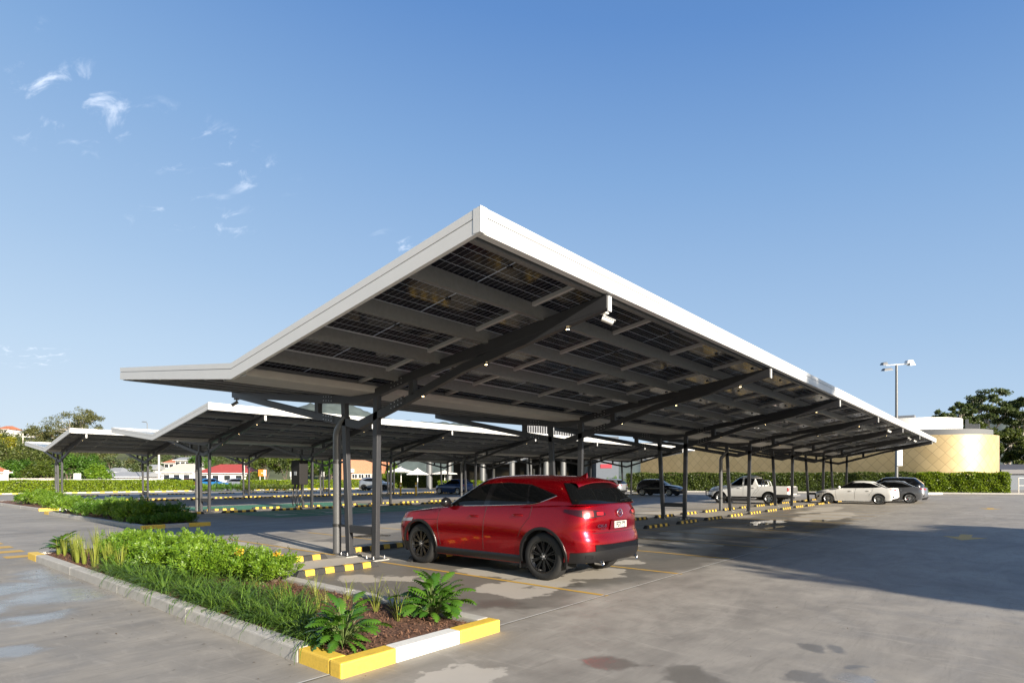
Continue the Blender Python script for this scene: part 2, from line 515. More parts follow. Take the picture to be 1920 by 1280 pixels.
def flat(mb, x0, y0, x1, y1, z=0.004):
    mb.add([(x0, y0, z), (x1, y0, z), (x1, y1, z), (x0, y1, z)], [(0, 1, 2, 3)])
for r_i, rw in enumerate(ROWS):
    x0 = rw['frames'][0] - 0.115
    k = 0
    while x0 + BAY * k < rw['a1'] + 0.5:
        x = x0 + BAY * k
        if not (r_i == 1 and 11 < x < 23):
            flat(ln, x - 0.04, rw['R'] - 5.35, x + 0.04, rw['R'] - 0.35)
            flat(ln, x - 0.04, rw['R'] + 1.25, x + 0.04, rw['R'] + 6.3)
        k += 1
for k in range(4):                      # short dashes beyond the far end of the nearest garden bed
    flat(ln, 2.45, 15.35 + 1.15 * k, 2.95, 15.80 + 1.2 * k)
for (x, y, s) in ((20.3, 1.0, -1), (39.8, 0.9, -1)):
    w_ = 1.0
    ln.add([(x + 0.9, y - .14, .004), (x + 0.9, y + .14, .004), (x + 0.0, y + .14, .004), (x + 0.0, y - .14, .004)], [(0, 1, 2, 3)])
    ln.add([(x - 0.004, y - .5, .004), (x - 0.004, y + .5, .004), (x - 1.1, y, .004)], [(0, 1, 2)])
tag(ln.build('painted_lines', MATS['line_yellow'], fix=False), kind='structure')
jn = MB(); jd = MB()
flat(jn, -30, 4.277, 60, 4.299, 0.006); flat(jd, -30, 4.262, 60, 4.276, 0.006)
flat(jd, -20, -2.01, 60, -1.99, 0.006); flat(jd, -20, 21.9, 60, 21.925, 0.006)
for x in (2.22,):
    flat(jn, x, -2.0, x + 0.016, 4.26, 0.006)
for x in (14.3, 28.7, 43.1):
    flat(jd, x, -12, x + 0.012, 4.25, 0.006)
tag(jn.build('sealed_joints', MATS['joint_pale'], fix=False), kind='structure')
tag(jd.build('saw_cut_joints', MATS['joint_dark'], fix=False), kind='structure')
gr = MB(); flat(gr, 12.0, 22.6, 21.9, 27.3, 0.006); flat(gr, 12.0, 29.7, 21.9, 34.4, 0.006)
tag(gr.build('green_charging_bays', MATS['bay_green'], fix=False), kind='structure')
wl = MB()
for x in (14.45, 16.9, 19.3):
    flat(wl, x - .04, 22.6, x + .04, 27.3, 0.010)
for x in (13.2, 15.6, 18.0, 20.5):                       # small car-and-plug pictograms
    flat(wl, x - .5, 24.0, x + .5, 24.25, 0.010); flat(wl, x - .3, 24.27, x + .3, 24.5, 0.010)
    flat(wl, x - .04, 24.6, x + .04, 25.2, 0.010); flat(wl, x - .25, 25.22, x + .25, 25.34, 0.010)
tag(wl.build('charging_bay_symbols', MATS['line_white'], fix=False), kind='structure')
# ------------------------------------------------------------------ cars
def lerp(a, b, t): return a + (b - a) * t
def interp(x, pts):
    if x <= pts[0][0]: return pts[0][1]
    for (x0, y0), (x1, y1) in zip(pts, pts[1:]):
        if x <= x1:
            t = (x - x0) / (x1 - x0) if x1 > x0 else 0
            return y0 + (y1 - y0) * t
    return pts[-1][1]
def sinterp(x, pts):
    """smooth (Catmull-Rom / Hermite) interpolation"""
    n = len(pts)
    if x <= pts[0][0]: return pts[0][1]
    if x >= pts[-1][0]: return pts[-1][1]
    for i in range(n - 1):
        x0, y0 = pts[i]; x1, y1 = pts[i + 1]
        if x <= x1:
            def slope(j):
                if j <= 0 or j >= n - 1: 
                    j0 = max(0, min(n - 2, j if j <= 0 else n - 2))
                    return (pts[j0 + 1][1] - pts[j0][1]) / (pts[j0 + 1][0] - pts[j0][0])
                return (pts[j + 1][1] - pts[j - 1][1]) / (pts[j + 1][0] - pts[j - 1][0])
            h = x1 - x0; t = (x - x0) / h
            m0, m1 = slope(i) * h, slope(i + 1) * h
            return (2*t**3-3*t*t+1)*y0 + (t**3-2*t*t+t)*m0 + (-2*t**3+3*t*t)*y1 + (t**3-t*t)*m1

mat('tyre_rubber', (0.018, 0.018, 0.018), 0.75, bump=0.05)
mat('rim_black', (0.012, 0.012, 0.013), 0.25, 0.0, spec=0.6)
mat('rim_silver', (0.42, 0.43, 0.45), 0.3, 0.9)
mat('chrome', (0.75, 0.76, 0.78), 0.12, 1.0)
mat('black_gloss', (0.008, 0.008, 0.009), 0.12, spec=0.6)
mat('black_plastic', (0.009, 0.009, 0.010), 0.38, bump=0.05, bscale=300)
mat('wheel_well', (0.008, 0.008, 0.008), 0.9)
mat('car_glass', (0.004, 0.0045, 0.005), 0.02, spec=0.32)
mat('lamp_red', (0.35, 0.006, 0.01), 0.25, coat=0.3)
mat('lamp_dark', (0.022, 0.002, 0.004), 0.25, coat=0.2)
mat('lamp_clear', (0.30, 0.31, 0.33), 0.12, 0.2, coat=0.6)
mat('seam_dark', (0.006, 0.005, 0.005), 0.7)
mat('plate_white', (0.50, 0.50, 0.46), 0.45)
mat('plate_text', (0.02, 0.02, 0.025), 0.5)
mat('silver_trim', (0.35, 0.35, 0.36), 0.4, 0.5)

def paint(name, col, flake=0.55, rough=0.28):
    m, nt, b = nt_of(name); h = NT(nt)
    b.inputs['Base Color'].default_value = (*col, 1)
    b.inputs['Metallic'].default_value = flake; b.inputs['Roughness'].default_value = rough
    b.inputs['Coat Weight'].default_value = 0.65; b.inputs['Coat Roughness'].default_value = 0.02
    fl = h.noise(h.obj(), 2600, 1)
    nt.links.new(h.bump(fl, 0.035, 0.001), b.inputs['Normal'])
    MATS[name] = m
    return m

def stretch(S, k):
    """lengthen a car along x"""
    S = dict(S)
    for q in ('L', 'xf', 'xr', 'ws0', 'ws1', 'rg0', 'rg1'): S[q] = S[q] * k
    for q in ('belt_p', 'rocker_p', 'rail_p', 'roof_p', 'handles'): S[q] = [(x * k, z) for x, z in S[q]]
    if S['chrome']: S['chrome'] = [(x * k, z) for x, z in S['chrome']]
    S['mirror'] = (S['mirror'][0] * k, S['mirror'][1])
    S['seams'] = [[(x * k, z) for x, z in l] for l in S['seams']]
    if S['dlo']: S['dlo'] = tuple([(x * k, z) for x, z in l] for l in S['dlo'])
    S['windows'] = [tuple([(x * k, z) for x, z in l] for l in w) for w in S['windows']]
    return S

class CarShape:
    def __init__(s, **k):
        s.__dict__.update(k)
    def nose(s, z): return sinterp(z, s.nose_p)
    def tail(s, z): return s.L - sinterp(z, s.tail_p)
    def zb(s, x): return sinterp(x, s.belt_p)
    def hw(s, z, x):
        w = sinterp(z, s.hw_p) * s.W / 2
        for xc in (s.xf, s.xr):
            w += s.flare * math.exp(-((x - xc) / 0.42) ** 2) * math.exp(-((z - 0.62) / 0.25) ** 2)
        return w
    def zlow(s, x):
        z = interp(x, s.rocker_p)
        for xc in (s.xf, s.xr):
            d = abs(x - xc)
            if d < s.Ra: z = max(z, s.rt + math.sqrt(s.Ra ** 2 - d * d))
        return z
    def lower(s, u, z, off=0.0):
        """u in [0,3]: 0..1 nose arc, 1..2 side, 2..3 tail arc; returns (x, y)"""
        x0, x1 = s.nose(z), s.tail(z)
        if u <= 1:
            th = u * math.pi / 2; n = s.nF
            x = x0 + s.RF * (1 - math.cos(th) ** (2 / n)); yy = math.sin(th) ** (2 / n)
            return x - off * (1 - yy ** 4), yy * s.hw(z, x) + off * yy ** 4
        if u >= 2:
            th = (3 - u) * math.pi / 2; n = s.nR
            x = x1 - s.RR * (1 - math.cos(th) ** (2 / n)); yy = math.sin(th) ** (2 / n)
            return x + off * (1 - yy ** 4), yy * s.hw(z, x) + off * yy ** 4
        x = lerp(s.nose(0.6) + s.RF, s.L - s.RR, u - 1)
        # at the ends follow the local nose / tail
        t = u - 1
        xa, xb = x0 + s.RF, x1 - s.RR
        x = x + (xa - (s.nose(0.6) + s.RF)) * max(0, 1 - t * 6) + (xb - (s.L - s.RR)) * max(0, 1 - (1 - t) * 6)
        return x, s.hw(z, x) + off
    def lside(s, x, z, off=0.0):
        """half width of the lower body at (x, z)"""
        x0, x1 = s.nose(z), s.tail(z); w = s.hw(z, x)
        if x < x0 + s.RF:
            q = max(0.0, min(1.0, (x0 + s.RF - x) / s.RF)); w *= max(0.0, 1 - q ** s.nF) ** (1 / s.nF)
        elif x > x1 - s.RR:
            q = max(0.0, min(1.0, (x - (x1 - s.RR)) / s.RR)); w *= max(0.0, 1 - q ** s.nR) ** (1 / s.nR)
        return w + off
    def us(s):
        """column parameters, dense round the wheel arches"""
        a = [i / 12 for i in range(12)]
        X0, X1 = s.nose(0.6) + s.RF, s.L - s.RR
        xs = list(np.linspace(X0, X1, 40))
        for xc in (s.xf, s.xr):
            for k in range(-13, 14):
                x = xc + s.Ra * math.sin(k / 13 * math.pi / 2) * 0.9999
                if X0 < x < X1: xs.append(x)
            for e in (-1.004, 1.004):
                x = xc + s.Ra * e
                if X0 < x < X1: xs.append(x)
        xs = sorted(xs); out = []
        for x in xs:
            if not out or x - out[-1] > 0.004: out.append(x)
        b = [1 + (x - X0) / (X1 - X0) for x in out]
        c = [2 + i / 14 for i in range(1, 15)]
        return a + b + c
    # greenhouse ------------------------------------------------------
    def gx(s, f): return lerp(s.ws0, s.ws1, f ** s.wsp), lerp(s.rg0, s.rg1, f ** s.rgp)
    def gw(s, f): return lerp(s.g0, s.g1, f ** s.gp)
    def zrail(s, x): return sinterp(x, s.rail_p)
    def gbase(s, x): return s.zb(x) - 0.015
    def green(s, u, f):
        x0, x1 = s.gx(f); w = s.gw(f)
        if u <= 1:
            th = u * math.pi / 2; n = s.nWF
            return x0 + s.GF * (1 - math.cos(th) ** (2 / n)), w * math.sin(th) ** (2 / n)
        if u >= 2:
            th = (3 - u) * math.pi / 2; n = s.nWR
            return x1 - s.GR * (1 - math.cos(th) ** (2 / n)), w * math.sin(th) ** (2 / n)
        return lerp(x0 + s.GF, x1 - s.GR, u - 1), w
    def gpoint(s, u, f):
        x, y = s.green(u, f)
        zb, zt = s.gbase(x), s.zrail(x)
        return x, y, lerp(zb, zt, f)
    def gside(s, x, z, off=0.0):
        zb, zt = s.gbase(x), s.zrail(x)
        f = max(0, min(1, (z - zb) / (zt - zb)))
        x0, x1 = s.gx(f); w = s.gw(f)
        if x < x0 + s.GF:
            q = max(0, min(1, (x0 + s.GF - x) / s.GF)); w *= max(0, 1 - q ** s.nWF) ** (1 / s.nWF)
        elif x > x1 - s.GR:
            q = max(0, min(1, (x - x1 + s.GR) / s.GR)); w *= max(0, 1 - q ** s.nWR) ** (1 / s.nWR)
        return w + off
    def roofz(s, x): return sinterp(x, s.roof_p)

def wheel_meshes(Rt, wd, rim_r, style, rim_mat):
    """wheel in the XZ plane, axle along Y, outer face towards -Y"""
    t = MB()
    h = wd / 2
    prof = [(rim_r, -h + 0.01), (rim_r + 0.012, -h), (Rt - 0.045, -h - 0.004), (Rt - 0.014, -h + 0.012), (Rt - 0.002, -h + 0.035),
            (Rt, -0.02), (Rt, 0.02), (Rt - 0.002, h - 0.035), (Rt - 0.014, h - 0.012), (Rt - 0.045, h + 0.004), (rim_r + 0.012, h), (rim_r, h - 0.01)]
    t.lathe(prof, 'y', 48)
    for g in (-0.055, -0.02, 0.02, 0.055):      # tread grooves as low ribs
        t.lathe([(Rt - 0.001, g - 0.011), (Rt + 0.003, g - 0.010), (Rt + 0.003, g + 0.010), (Rt - 0.001, g + 0.011)], 'y', 48)
    r = MB()
    r.lathe([(rim_r + 0.002, h - 0.01), (rim_r - 0.03, h - 0.02), (rim_r - 0.035, -h + 0.05), (rim_r - 0.012, -h + 0.02), (rim_r + 0.003, -h + 0.008), (rim_r + 0.006, -h + 0.002), (rim_r - 0.01, -h + 0.001)], 'y', 48)
    r.lathe([(rim_r - 0.035, -h + 0.10), (0.0, -h + 0.10)], 'y', 32, mi=1)      # brake disc / dark back
    yf = -h + 0.018
    def spoke(a, da0, da1, w0, w1):
        c0, s0 = math.cos(a + da0), math.sin(a + da0); c1, s1 = math.cos(a + da1), math.sin(a + da1)
        p = Vector((c0 * 0.05, yf + 0.012, s0 * 0.05)); q = Vector((c1 * (rim_r - 0.008), yf, s1 * (rim_r - 0.008)))
        d = (q - p).normalized(); sd_ = d.cross(Vector((0, 1, 0))).normalized()
        v = [p + sd_ * w0, p - sd_ * w0, q - sd_ * w1, q + sd_ * w1]
        bk = [x + Vector((0, 0.03, 0)) for x in v]
        r.add(v + bk, [(0, 1, 2, 3), (7, 6, 5, 4), (0, 4, 5, 1), (1, 5, 6, 2), (2, 6, 7, 3), (3, 7, 4, 0)], 0)
    if style == 'multi':
        for k in range(5):
            a = 2 * math.pi * k / 5 + 0.3
            spoke(a, -0.08, -0.075, 0.012, 0.011); spoke(a, 0.08, 0.075, 0.012, 0.011)
            spoke(a + math.pi / 5, -0.05, -0.09, 0.010, 0.009); spoke(a + math.pi / 5, 0.05, 0.09, 0.010, 0.009)
    elif style == 'five':
        for k in range(5):
            a = 2 * math.pi * k / 5 + 0.3
            spoke(a, -0.12, -0.2, 0.016, 0.012); spoke(a, 0.12, 0.2, 0.016, 0.012)
            spoke(a + math.pi / 5, 0, 0.0, 0.010, 0.014)
    else:
        for k in range(6):
            spoke(2 * math.pi * k / 6, 0, 0, 0.04, 0.03)
    r.lathe([(0.062, yf + 0.02), (0.058, yf - 0.004), (0.03, yf - 0.008), (0.0, yf - 0.008)], 'y', 20)
    hub = MB()
    hub.lathe([(0.026, yf - 0.0085), (0.024, yf - 0.012), (0.0, yf - 0.012)], 'y', 16)
    for k in range(5):
        a = 2 * math.pi * k / 5
        hub.lathe([(0.009, yf + 0.004), (0.008, yf - 0.008), (0, yf - 0.008)], 'y', 6, (math.cos(a) * 0.045, 0, math.sin(a) * 0.045))
    return t, r, hub

def build_car(name, label, S, pm, rim_mat, style, group=None, glass='car_glass', detail=2):
    """nose at local x=0, tail at x=L; left side is local -y"""
    root = thing(name, label, S.cat, group=group)
    P = MATS[pm]
    us = S.us()
    # ---- lower body shell
    m = MB(); NL = 12
    half = []
    for u in us:
        xr = S.lower(u, 0.6)[0]
        z0 = S.zlow(xr); col = []
        for k in range(NL + 1):
            fz = k / NL
            xx = S.lower(u, lerp(z0, S.zb(xr), fz))[0]
            z = lerp(z0, S.zb(xx), fz)
            x, y = S.lower(u, z)
            if k == NL: y -= 0.012
            col.append((x, -y, z))
        half.append(col)
    for sgn in (1, -1):
        m.grid([[(x, y * sgn, z) for x, y, z in c] for c in half])
    # hood and rear deck close the top
    x_cowl = S.ws0 + S.GF + 0.12
    def deck(sel, crown, mi=0):
        rows = []
        for c in sel:
            x, y, z = c[-1]
            w = -y
            cr = crown(x)
            rows.append([(x + (S.hoodbow * (1 - (j / 6) ** 2) if False else 0), -w + 2 * w * j / 12, z + cr * (1 - abs((j - 6) / 6) ** 2.4)) for j in range(13)])
        if len(rows) > 1: m.grid(rows)
    deck([c for c in half if c[-1][0] < x_cowl], lambda x: S.hcrown * min(1, max(0, (x - S.nose(0.75)) / 0.5)) ** 0.6)
    rear = [c for c in half if c[-1][0] > S.rg0 - S.GR - 0.15]
    deck(rear, lambda x: 0.012 * min(1, max(0, (S.tail(S.zb(S.L)) - x) / 0.2)))
    # ---- greenhouse + roof
    g = []; NG = 8
    for u in [i / 10 for i in range(10)] + [1 + i / 26 for i in range(26)] + [2 + i / 10 for i in range(11)]:
        col = [S.gpoint(u, k / NG) for k in range(NG + 1)]
        g.append([(x, -y, z) for x, y, z in col])
    xm = (S.gx(1)[0] + S.gx(1)[1]) / 2
    NRF = 7
    for sgn in (1, -1):
        m.grid([[(x, y * sgn, z) for x, y, z in c] for c in g])
        rows = []
        for c in g:
            x, y, z = c[-1]; r = []
            for k in range(NRF + 1):
                sc = 1 - k / NRF
                # shrink towards the centre line
                xx = lerp(x, min(max(x, S.gx(1)[0] + 0.25), S.gx(1)[1] - 0.2), 1 - sc)
                zz = z + (S.roofz(xx) - z) * (1 - sc ** 2.3)
                r.append((xx, y * sgn * sc, zz))
            rows.append(r)
        m.grid(rows)
    m.build('body', [P], root, smooth=50)
    # ---- dark insides
    w = MB()
    w.box(0.25, -S.W / 2 + 0.34, 0.24, S.xf - S.Ra, S.W / 2 - 0.34, 0.42); w.box(S.xr + S.Ra, -S.W / 2 + 0.2, 0.33, S.L - 0.15, S.W / 2 - 0.2, 0.44)
    w.box(S.xf + S.Ra + 0.05, -S.W / 2 + 0.06, 0.24, S.xr - S.Ra - 0.05, S.W / 2 - 0.06, 0.45)
    for xc in (S.xf, S.xr):
        for sg in (1, -1):
            rows = []
            for k in range(15):
                a = math.pi * k / 14
                xx, zz = xc + (S.Ra + 0.012) * math.cos(a), S.rt + (S.Ra + 0.012) * math.sin(a)
                if a < 0.01 or a > 3.13: zz = 0.22
                rows.append([(xx, sg * (S.W / 2 - 0.32), zz), (xx, sg * (S.lside(xx, max(zz, 0.35)) - 0.01), zz)])
            w.grid(rows)
    w.build('underbody', MATS['wheel_well'], root, fix=False)
    # ---- surface patches
    def gpatch(bot, top, off, nu, nv, sg):
        mm = MB()
        if True:
            rows = []
            for i in range(nu + 1):
                t = i / nu; r = []
                b = (interp(t, [(k / (len(bot) - 1), q[0]) for k, q in enumerate(bot)]), interp(t, [(k / (len(bot) - 1), q[1]) for k, q in enumerate(bot)]))
                a = (interp(t, [(k / (len(top) - 1), q[0]) for k, q in enumerate(top)]), interp(t, [(k / (len(top) - 1), q[1]) for k, q in enumerate(top)]))
                for j in range(nv + 1):
                    x = lerp(b[0], a[0], j / nv); z = lerp(b[1], a[1], j / nv)
                    r.append((x, sg * S.gside(x, z, off), z))
                rows.append(r)
            mm.grid(rows)
        return mm
    for sg in (-1, 1):
        if S.dlo:
            gpatch(S.dlo[0], S.dlo[1], 0.004, 40, 8, sg).build('window_surround', MATS['black_gloss'], root, smooth=60, fix=False)
        for i, (b, t) in enumerate(S.windows):
            gpatch(b, t, 0.009, 14, 6, sg).build('side_window', MATS[glass], root, smooth=60, fix=False)
        if S.chrome:
            mm = MB()
            mm.tube([(x, sg * (S.gside(x, z, 0.008)), z) for x, z in S.chrome], 0.007, 6)
            mm.build('window_trim', MATS['chrome'], root, smooth=60)
    # windscreen and rear glass, in (u, f)
    def gup(u1, f0, f1, name_, off, rear_=False, nu=10, nv=8, taper=0.0):
        mm = MB(); rows = []
        for i in range(-nu, nu + 1):
            r = []
            for j in range(nv + 1):
                f = lerp(f0, f1, j / nv); q = abs(i) / nu * (u1 - taper * (j / nv))
                u = (3 - q) if rear_ else q
                x, y, z = S.gpoint(u, f)
                k = 1 if rear_ else -1
                ny = y / max(S.gw(f), 0.01)
                r.append((x + k * off * (1 - 0.5 * ny ** 4), math.copysign(y + off * ny ** 4 * 0.7, i), z + off * 0.6))
            rows.append(r)
        mm.grid(rows)
        return mm.build(name_, MATS[glass], root, smooth=60, fix=False)
    gup(0.86, 0.04, 0.97, 'windscreen', 0.006)
    gup(S.rgu, S.rgf[0], S.rgf[1], 'rear_window', 0.007, True, taper=S.rgtaper)
    # seams
    for sg in (-1, 1):
        sm = MB()
        for line in S.seams:
            pts = []
            for (x0, z0), (x1, z1) in zip(line, line[1:]):
                for k in range(8):
                    x = lerp(x0, x1, k / 8); z = lerp(z0, z1, k / 8); pts.append((x, sg * S.lside(x, z, -0.001), z))
            x, z = line[-1]; pts.append((x, sg * S.lside(x, z, -0.001), z))
            sm.tube(pts, 0.0042, 5)
        sm.build('door_gap', MATS['seam_dark'], root, fix=False)
    # door handles
    for x, z in S.handles:
        for sg in (-1, 1):
            hm = MB(); rows = []
            for k in range(9):
                t = k / 8; xx = x - 0.11 + 0.22 * t
                bulge = 0.034 * (math.sin(math.pi * t) ** 0.5)
                y = S.lside(xx, z)
                rows.append([(xx, sg * (y - 0.004), z - 0.018), (xx, sg * (y + bulge), z - 0.013), (xx, sg * (y + bulge), z + 0.013), (xx, sg * (y - 0.004), z + 0.02)])
            hm.grid(rows, close=True)
            hm.build('door_handle', P, root, smooth=50)
            cup = MB()
            cup.grid([[(x + 0.075 * math.cos(a) * r_, sg * S.lside(x, z, 0.002), z - 0.012 + 0.035 * math.sin(a) * r_) for a in np.linspace(0, 2 * math.pi, 13)] for r_ in (0.01, 1)])
            cup.build('handle_cup_shade', MATS['seam_dark'] if detail > 1 else P, root, fix=False)  # flat dark disc; shade behind the handle is put into its colour
    # wheel-arch cladding and rocker
    if S.clad:
        for xc in (S.xf, S.xr):
            for sg in (-1, 1):
                cm = MB(); rows = []
                for k in range(29):
                    a = math.pi * (k / 28) * 1.16 - 0.08 * math.pi
                    ca, sa = math.cos(a), math.sin(a); r = []
                    for q, off in ((0.0, -0.03), (0.0, 0.012), (0.25, 0.016), (0.85, 0.016), (1.0, -0.004)):
                        rr = S.Ra - 0.004 + S.clad * q
                        xx, zz = xc + rr * ca, S.rt + rr * sa
                        zz = max(zz, 0.22)
                        r.append((xx, sg * S.lside(xx, max(zz, 0.3), off), zz))
                    rows.append(r)
                cm.grid(rows)
                cm.build('arch_cladding', MATS['black_plastic'], root, smooth=45, fix=False)
    if S.rockclad:
        for sg in (-1, 1):
            cm = MB(); rows = []
            for k in range(17):
                xx = lerp(S.xf + S.Ra + 0.02, S.xr - S.Ra - 0.02, k / 16)
                rows.append([(xx, sg * S.lside(xx, 0.3, -0.10), 0.215), (xx, sg * S.lside(xx, 0.3, -0.02), 0.22), (xx, sg * S.lside(xx, 0.32, 0.018), 0.285),
                             (xx, sg * S.lside(xx, 0.36, 0.010), S.rockclad - 0.02), (xx, sg * S.lside(xx, 0.38, -0.004), S.rockclad)])
            cm.grid(rows)
            cm.build('sill_cladding', MATS['black_plastic'], root, smooth=45, fix=False)
    def wrap(u0, u1, zf0, zf1, off, mname, pname, nu=18, nv=5, rear_=True, both=True, one=True):
        """patch on the lower body between parameters u0..u1 and heights zf0(t)..zf1(t)"""
        def half_rows(sg):
            rows = []
            for i in range(nu + 1):
                t = i / nu; u = lerp(u0, u1, t)
                if not rear_: u = lerp(u0, u1, t)
                r = []
                for j in range(nv + 1):
                    z = lerp(zf0(t), zf1(t), j / nv)
                    x, y = S.lower(u, z, off)
                    r.append((x, sg * y, z))
                rows.append(r)
            return rows
        if u1 >= 3.0 or (u0 <= 0 and not u1 >= 3):
            mm = MB()
            a, b = half_rows(-1), half_rows(1)
            mm.grid(a + b[::-1][1:] if u1 >= 3.0 else a[::-1] + b[1:])
            return mm.build(pname, MATS[mname], root, smooth=50, fix=False)
        out = []
        for sg in (-1, 1):
            mm = MB(); mm.grid(half_rows(sg))
            out.append(mm.build(pname, MATS[mname], root, smooth=50, fix=False))
        return out
    S.extras(S, root, wrap, P)
    # mirrors
    for sg in (-1, 1):
        mm = MB()
        x, z = S.mirror
        y = S.gside(x, z) if S.gbase(x) < z else S.lside(x, z)
        yo = y + 0.13
        rows = []
        for k in range(9):
            t = k / 8; q = math.sin(math.pi * min(1, max(0, t))) ** 0.45 if 0 < t < 1 else 0.05
            rows.append([(x + 0.13 * math.cos(a) * q * 0.6, sg * (yo - 0.11 + 0.22 * t), z + 0.05 + 0.09 * math.sin(a) * q) for a in np.linspace(0, 2 * math.pi, 13)[:-1]])
        mm.grid(rows, close=True)
        mm.tube([(x, sg * (y - 0.03), z - 0.02), (x + 0.01, sg * (yo - 0.05), z + 0.01)], [0.035, 0.025], 8)
        mm.build('mirror', MATS[S.mirmat] if S.mirmat else P, root, smooth=60)
    # wheels
    t, r, hb = wheel_meshes(S.rt, S.wd, S.rim, style, rim_mat)
    first = None
    yw = S.W / 2 - S.wd / 2 - 0.02
    for xc in (S.xf, S.xr):
        for sg in (-1, 1):
            if first is None:
                wt = t.build('wheel', MATS['tyre_rubber'], root, smooth=40)
                rm = r.build('rim', [MATS[rim_mat], MATS['wheel_well']], wt, smooth=30)
                hb.build('hub_cap', MATS['silver_trim'], wt, smooth=30)
                first = wt
            else:
                wt = copy_tree(first, parent=root)
            wt.location = (xc, sg * yw, S.rt)
            wt.rotation_euler = (0, 0.2 * (xc + sg), math.pi if sg > 0 else 0)
    return root

def suv_extras(S, root, wrap, P):
    L = S.L
    # rear lower bumper, black
    wrap(2.06, 3.0, lambda t: 0.315 + 0.02 * t, lambda t: lerp(0.475, 0.525, t), 0.014, 'black_plastic', 'bumper_cladding', 22, 5)
    wrap(2.55, 3.0, lambda t: 0.50, lambda t: 0.60, 0.011, 'black_gloss', 'bumper_insert', 12, 3)
    # tail lamps wrap the corner
    wrap(2.02, 2.78, lambda t: lerp(1.09, 1.005, min(1, t * 2.0)) + max(0, t - 0.7) * 0.12, lambda t: 1.135 - 0.015 * t - max(0, t - 0.8) * 0.25, 0.008, 'lamp_dark', 'tail_lamp', 22, 4, one=False)
    wrap(2.36, 2.56, lambda t: 1.025, lambda t: 1.11, 0.014, 'lamp_red', 'tail_lamp_lens', 8, 3)
    wrap(2.62, 2.74, lambda t: 1.045, lambda t: 1.095, 0.014, 'lamp_red', 'tail_lamp_lens', 6, 3)
    wrap(2.43, 2.49, lambda t: 1.045, lambda t: 1.09, 0.019, 'lamp_clear', 'reversing_lamp', 4, 3)
    # tailgate: crease line, flat dark red sheet for the shade of the plate recess
    x = S.tail(0.88) + 0.002
    mm = MB()
    mm.tube([(S.lower(3 - a, 0.70)[0] - 0.001, math.copysign(S.lower(3 - abs(a), 0.70)[1], a), 0.70) for a in []] or
            [(S.lower(3 - abs(a), 0.77)[0], math.copysign(S.lower(3 - abs(a), 0.77)[1], a), 0.77) for a in np.linspace(-0.55, 0.55, 21)], 0.005, 5)
    for sg in (-1, 1):
        pts = []
        for z in np.linspace(0.77, 1.0, 8):
            q = S.lower(3 - 0.56, z); pts.append((q[0], sg * q[1], z))
        mm.tube(pts, 0.0045, 5)
    mm.build('tailgate_seam', MATS['seam_dark'], root, fix=False)
    rec = MB()
    rec.add([(x + 0.004, -0.30, 0.81), (x + 0.004, 0.30, 0.81), (x + 0.010, 0.27, 0.955), (x + 0.010, -0.27, 0.955)], [(0, 1, 2, 3)])
    rec.build('plate_recess_shade', MATS['red_shaded'], root, fix=False)
    br = MB(); br.box(x - 0.02, -0.27, 0.948, x + 0.035, 0.27, 0.975)
    br.build('plate_garnish', P, root, bevel=0.008, smooth=40)
    pl = MB(); pl.cbox(x + 0.016, 0.0, 0.885, 0.008, 0.372, 0.107)
    plo = pl.build('number_plate', MATS['plate_white'], root, bevel=0.003)
    text_part('FGY\u00b739J', 'plate_letters', 0.112, MATS['plate_text'], plo, (x + 0.0205, 0.0, 0.882), (R(90), 0, R(90)), 0.001, 0.74, bold=0.004)
    # badge lettering, left of the plate
    xb, yb = S.lower(2.60, 0.80)
    nrm = math.atan2(0.6, 1.0)
    text_part('CX-5', 'model_badge', 0.062, MATS['chrome'], root, (S.tail(0.87) - 0.012, -0.50, 0.88), (R(90), 0, R(90) - 0.16), 0.004, 1.5, bold=0.002)
    text_part('AWD', 'drive_badge', 0.034, MATS['chrome'], root, (S.tail(0.87) - 0.008, -0.48, 0.832), (R(90), 0, R(90) - 0.16), 0.004, 1.5)
    # oval emblem
    em = MB(); xe = S.tail(1.065) + 0.016
    ring = [(xe, 0.076 * math.cos(a), 1.065 + 0.058 * math.sin(a)) for a in np.linspace(0, 2 * math.pi, 25)]
    em.tube(ring, 0.009, 8, cap=False)
    wing = [(xe, -0.072, 1.083), (xe, -0.03, 1.08), (xe + 0.003, 0.0, 1.042), (xe, 0.03, 1.08), (xe, 0.072, 1.083)]
    em.tube(wing, [0.005, 0.009, 0.008, 0.009, 0.005], 8)
    em.build('emblem', MATS['chrome'], root, smooth=60)
    # spoiler over the rear glass
    sp = MB(); rows = []
    for i in range(-10, 11):
        y = 0.60 * i / 10; q = abs(i) / 10
        xa = S.gx(1)[1] - 0.12; z = S.roofz(xa) - 0.075 * q ** 2.6 - 0.006
        te = 0.22 - 0.06 * q ** 2
        rows.append([(xa, y, z), (xa + 0.12, y, z - 0.018), (xa + te, y, z - 0.062), (xa + te, y, z - 0.076), (xa + 0.10, y, z - 0.125), (xa, y, z - 0.08)])
    sp.grid(rows, close=True)
    sp.build('rear_spoiler', P, root, smooth=50)
    # shark-fin antenna
    an = MB(); xa = S.gx(1)[1] - 0.36; za = S.roofz(xa)
    an.grid([[(xa + 0.17 * t, sg * 0.028 * (1 - k) * (0.4 + 0.6 * t), za - 0.01 + k * (0.075 * t ** 1.3)) for k in (0, 0.5, 1)] for sg in (1,) for t in np.linspace(0, 1, 7)])
    an.grid([[(xa + 0.17 * t, -0.028 * (1 - k) * (0.4 + 0.6 * t), za - 0.01 + k * (0.075 * t ** 1.3)) for k in (0, 0.5, 1)] for t in np.linspace(0, 1, 7)])
    an.grid([[(xa + 0.17, sg * 0.028 * (1 - k), za - 0.01 + k * 0.075) for k in (0, 0.5, 1)] for sg in (1, -1)])
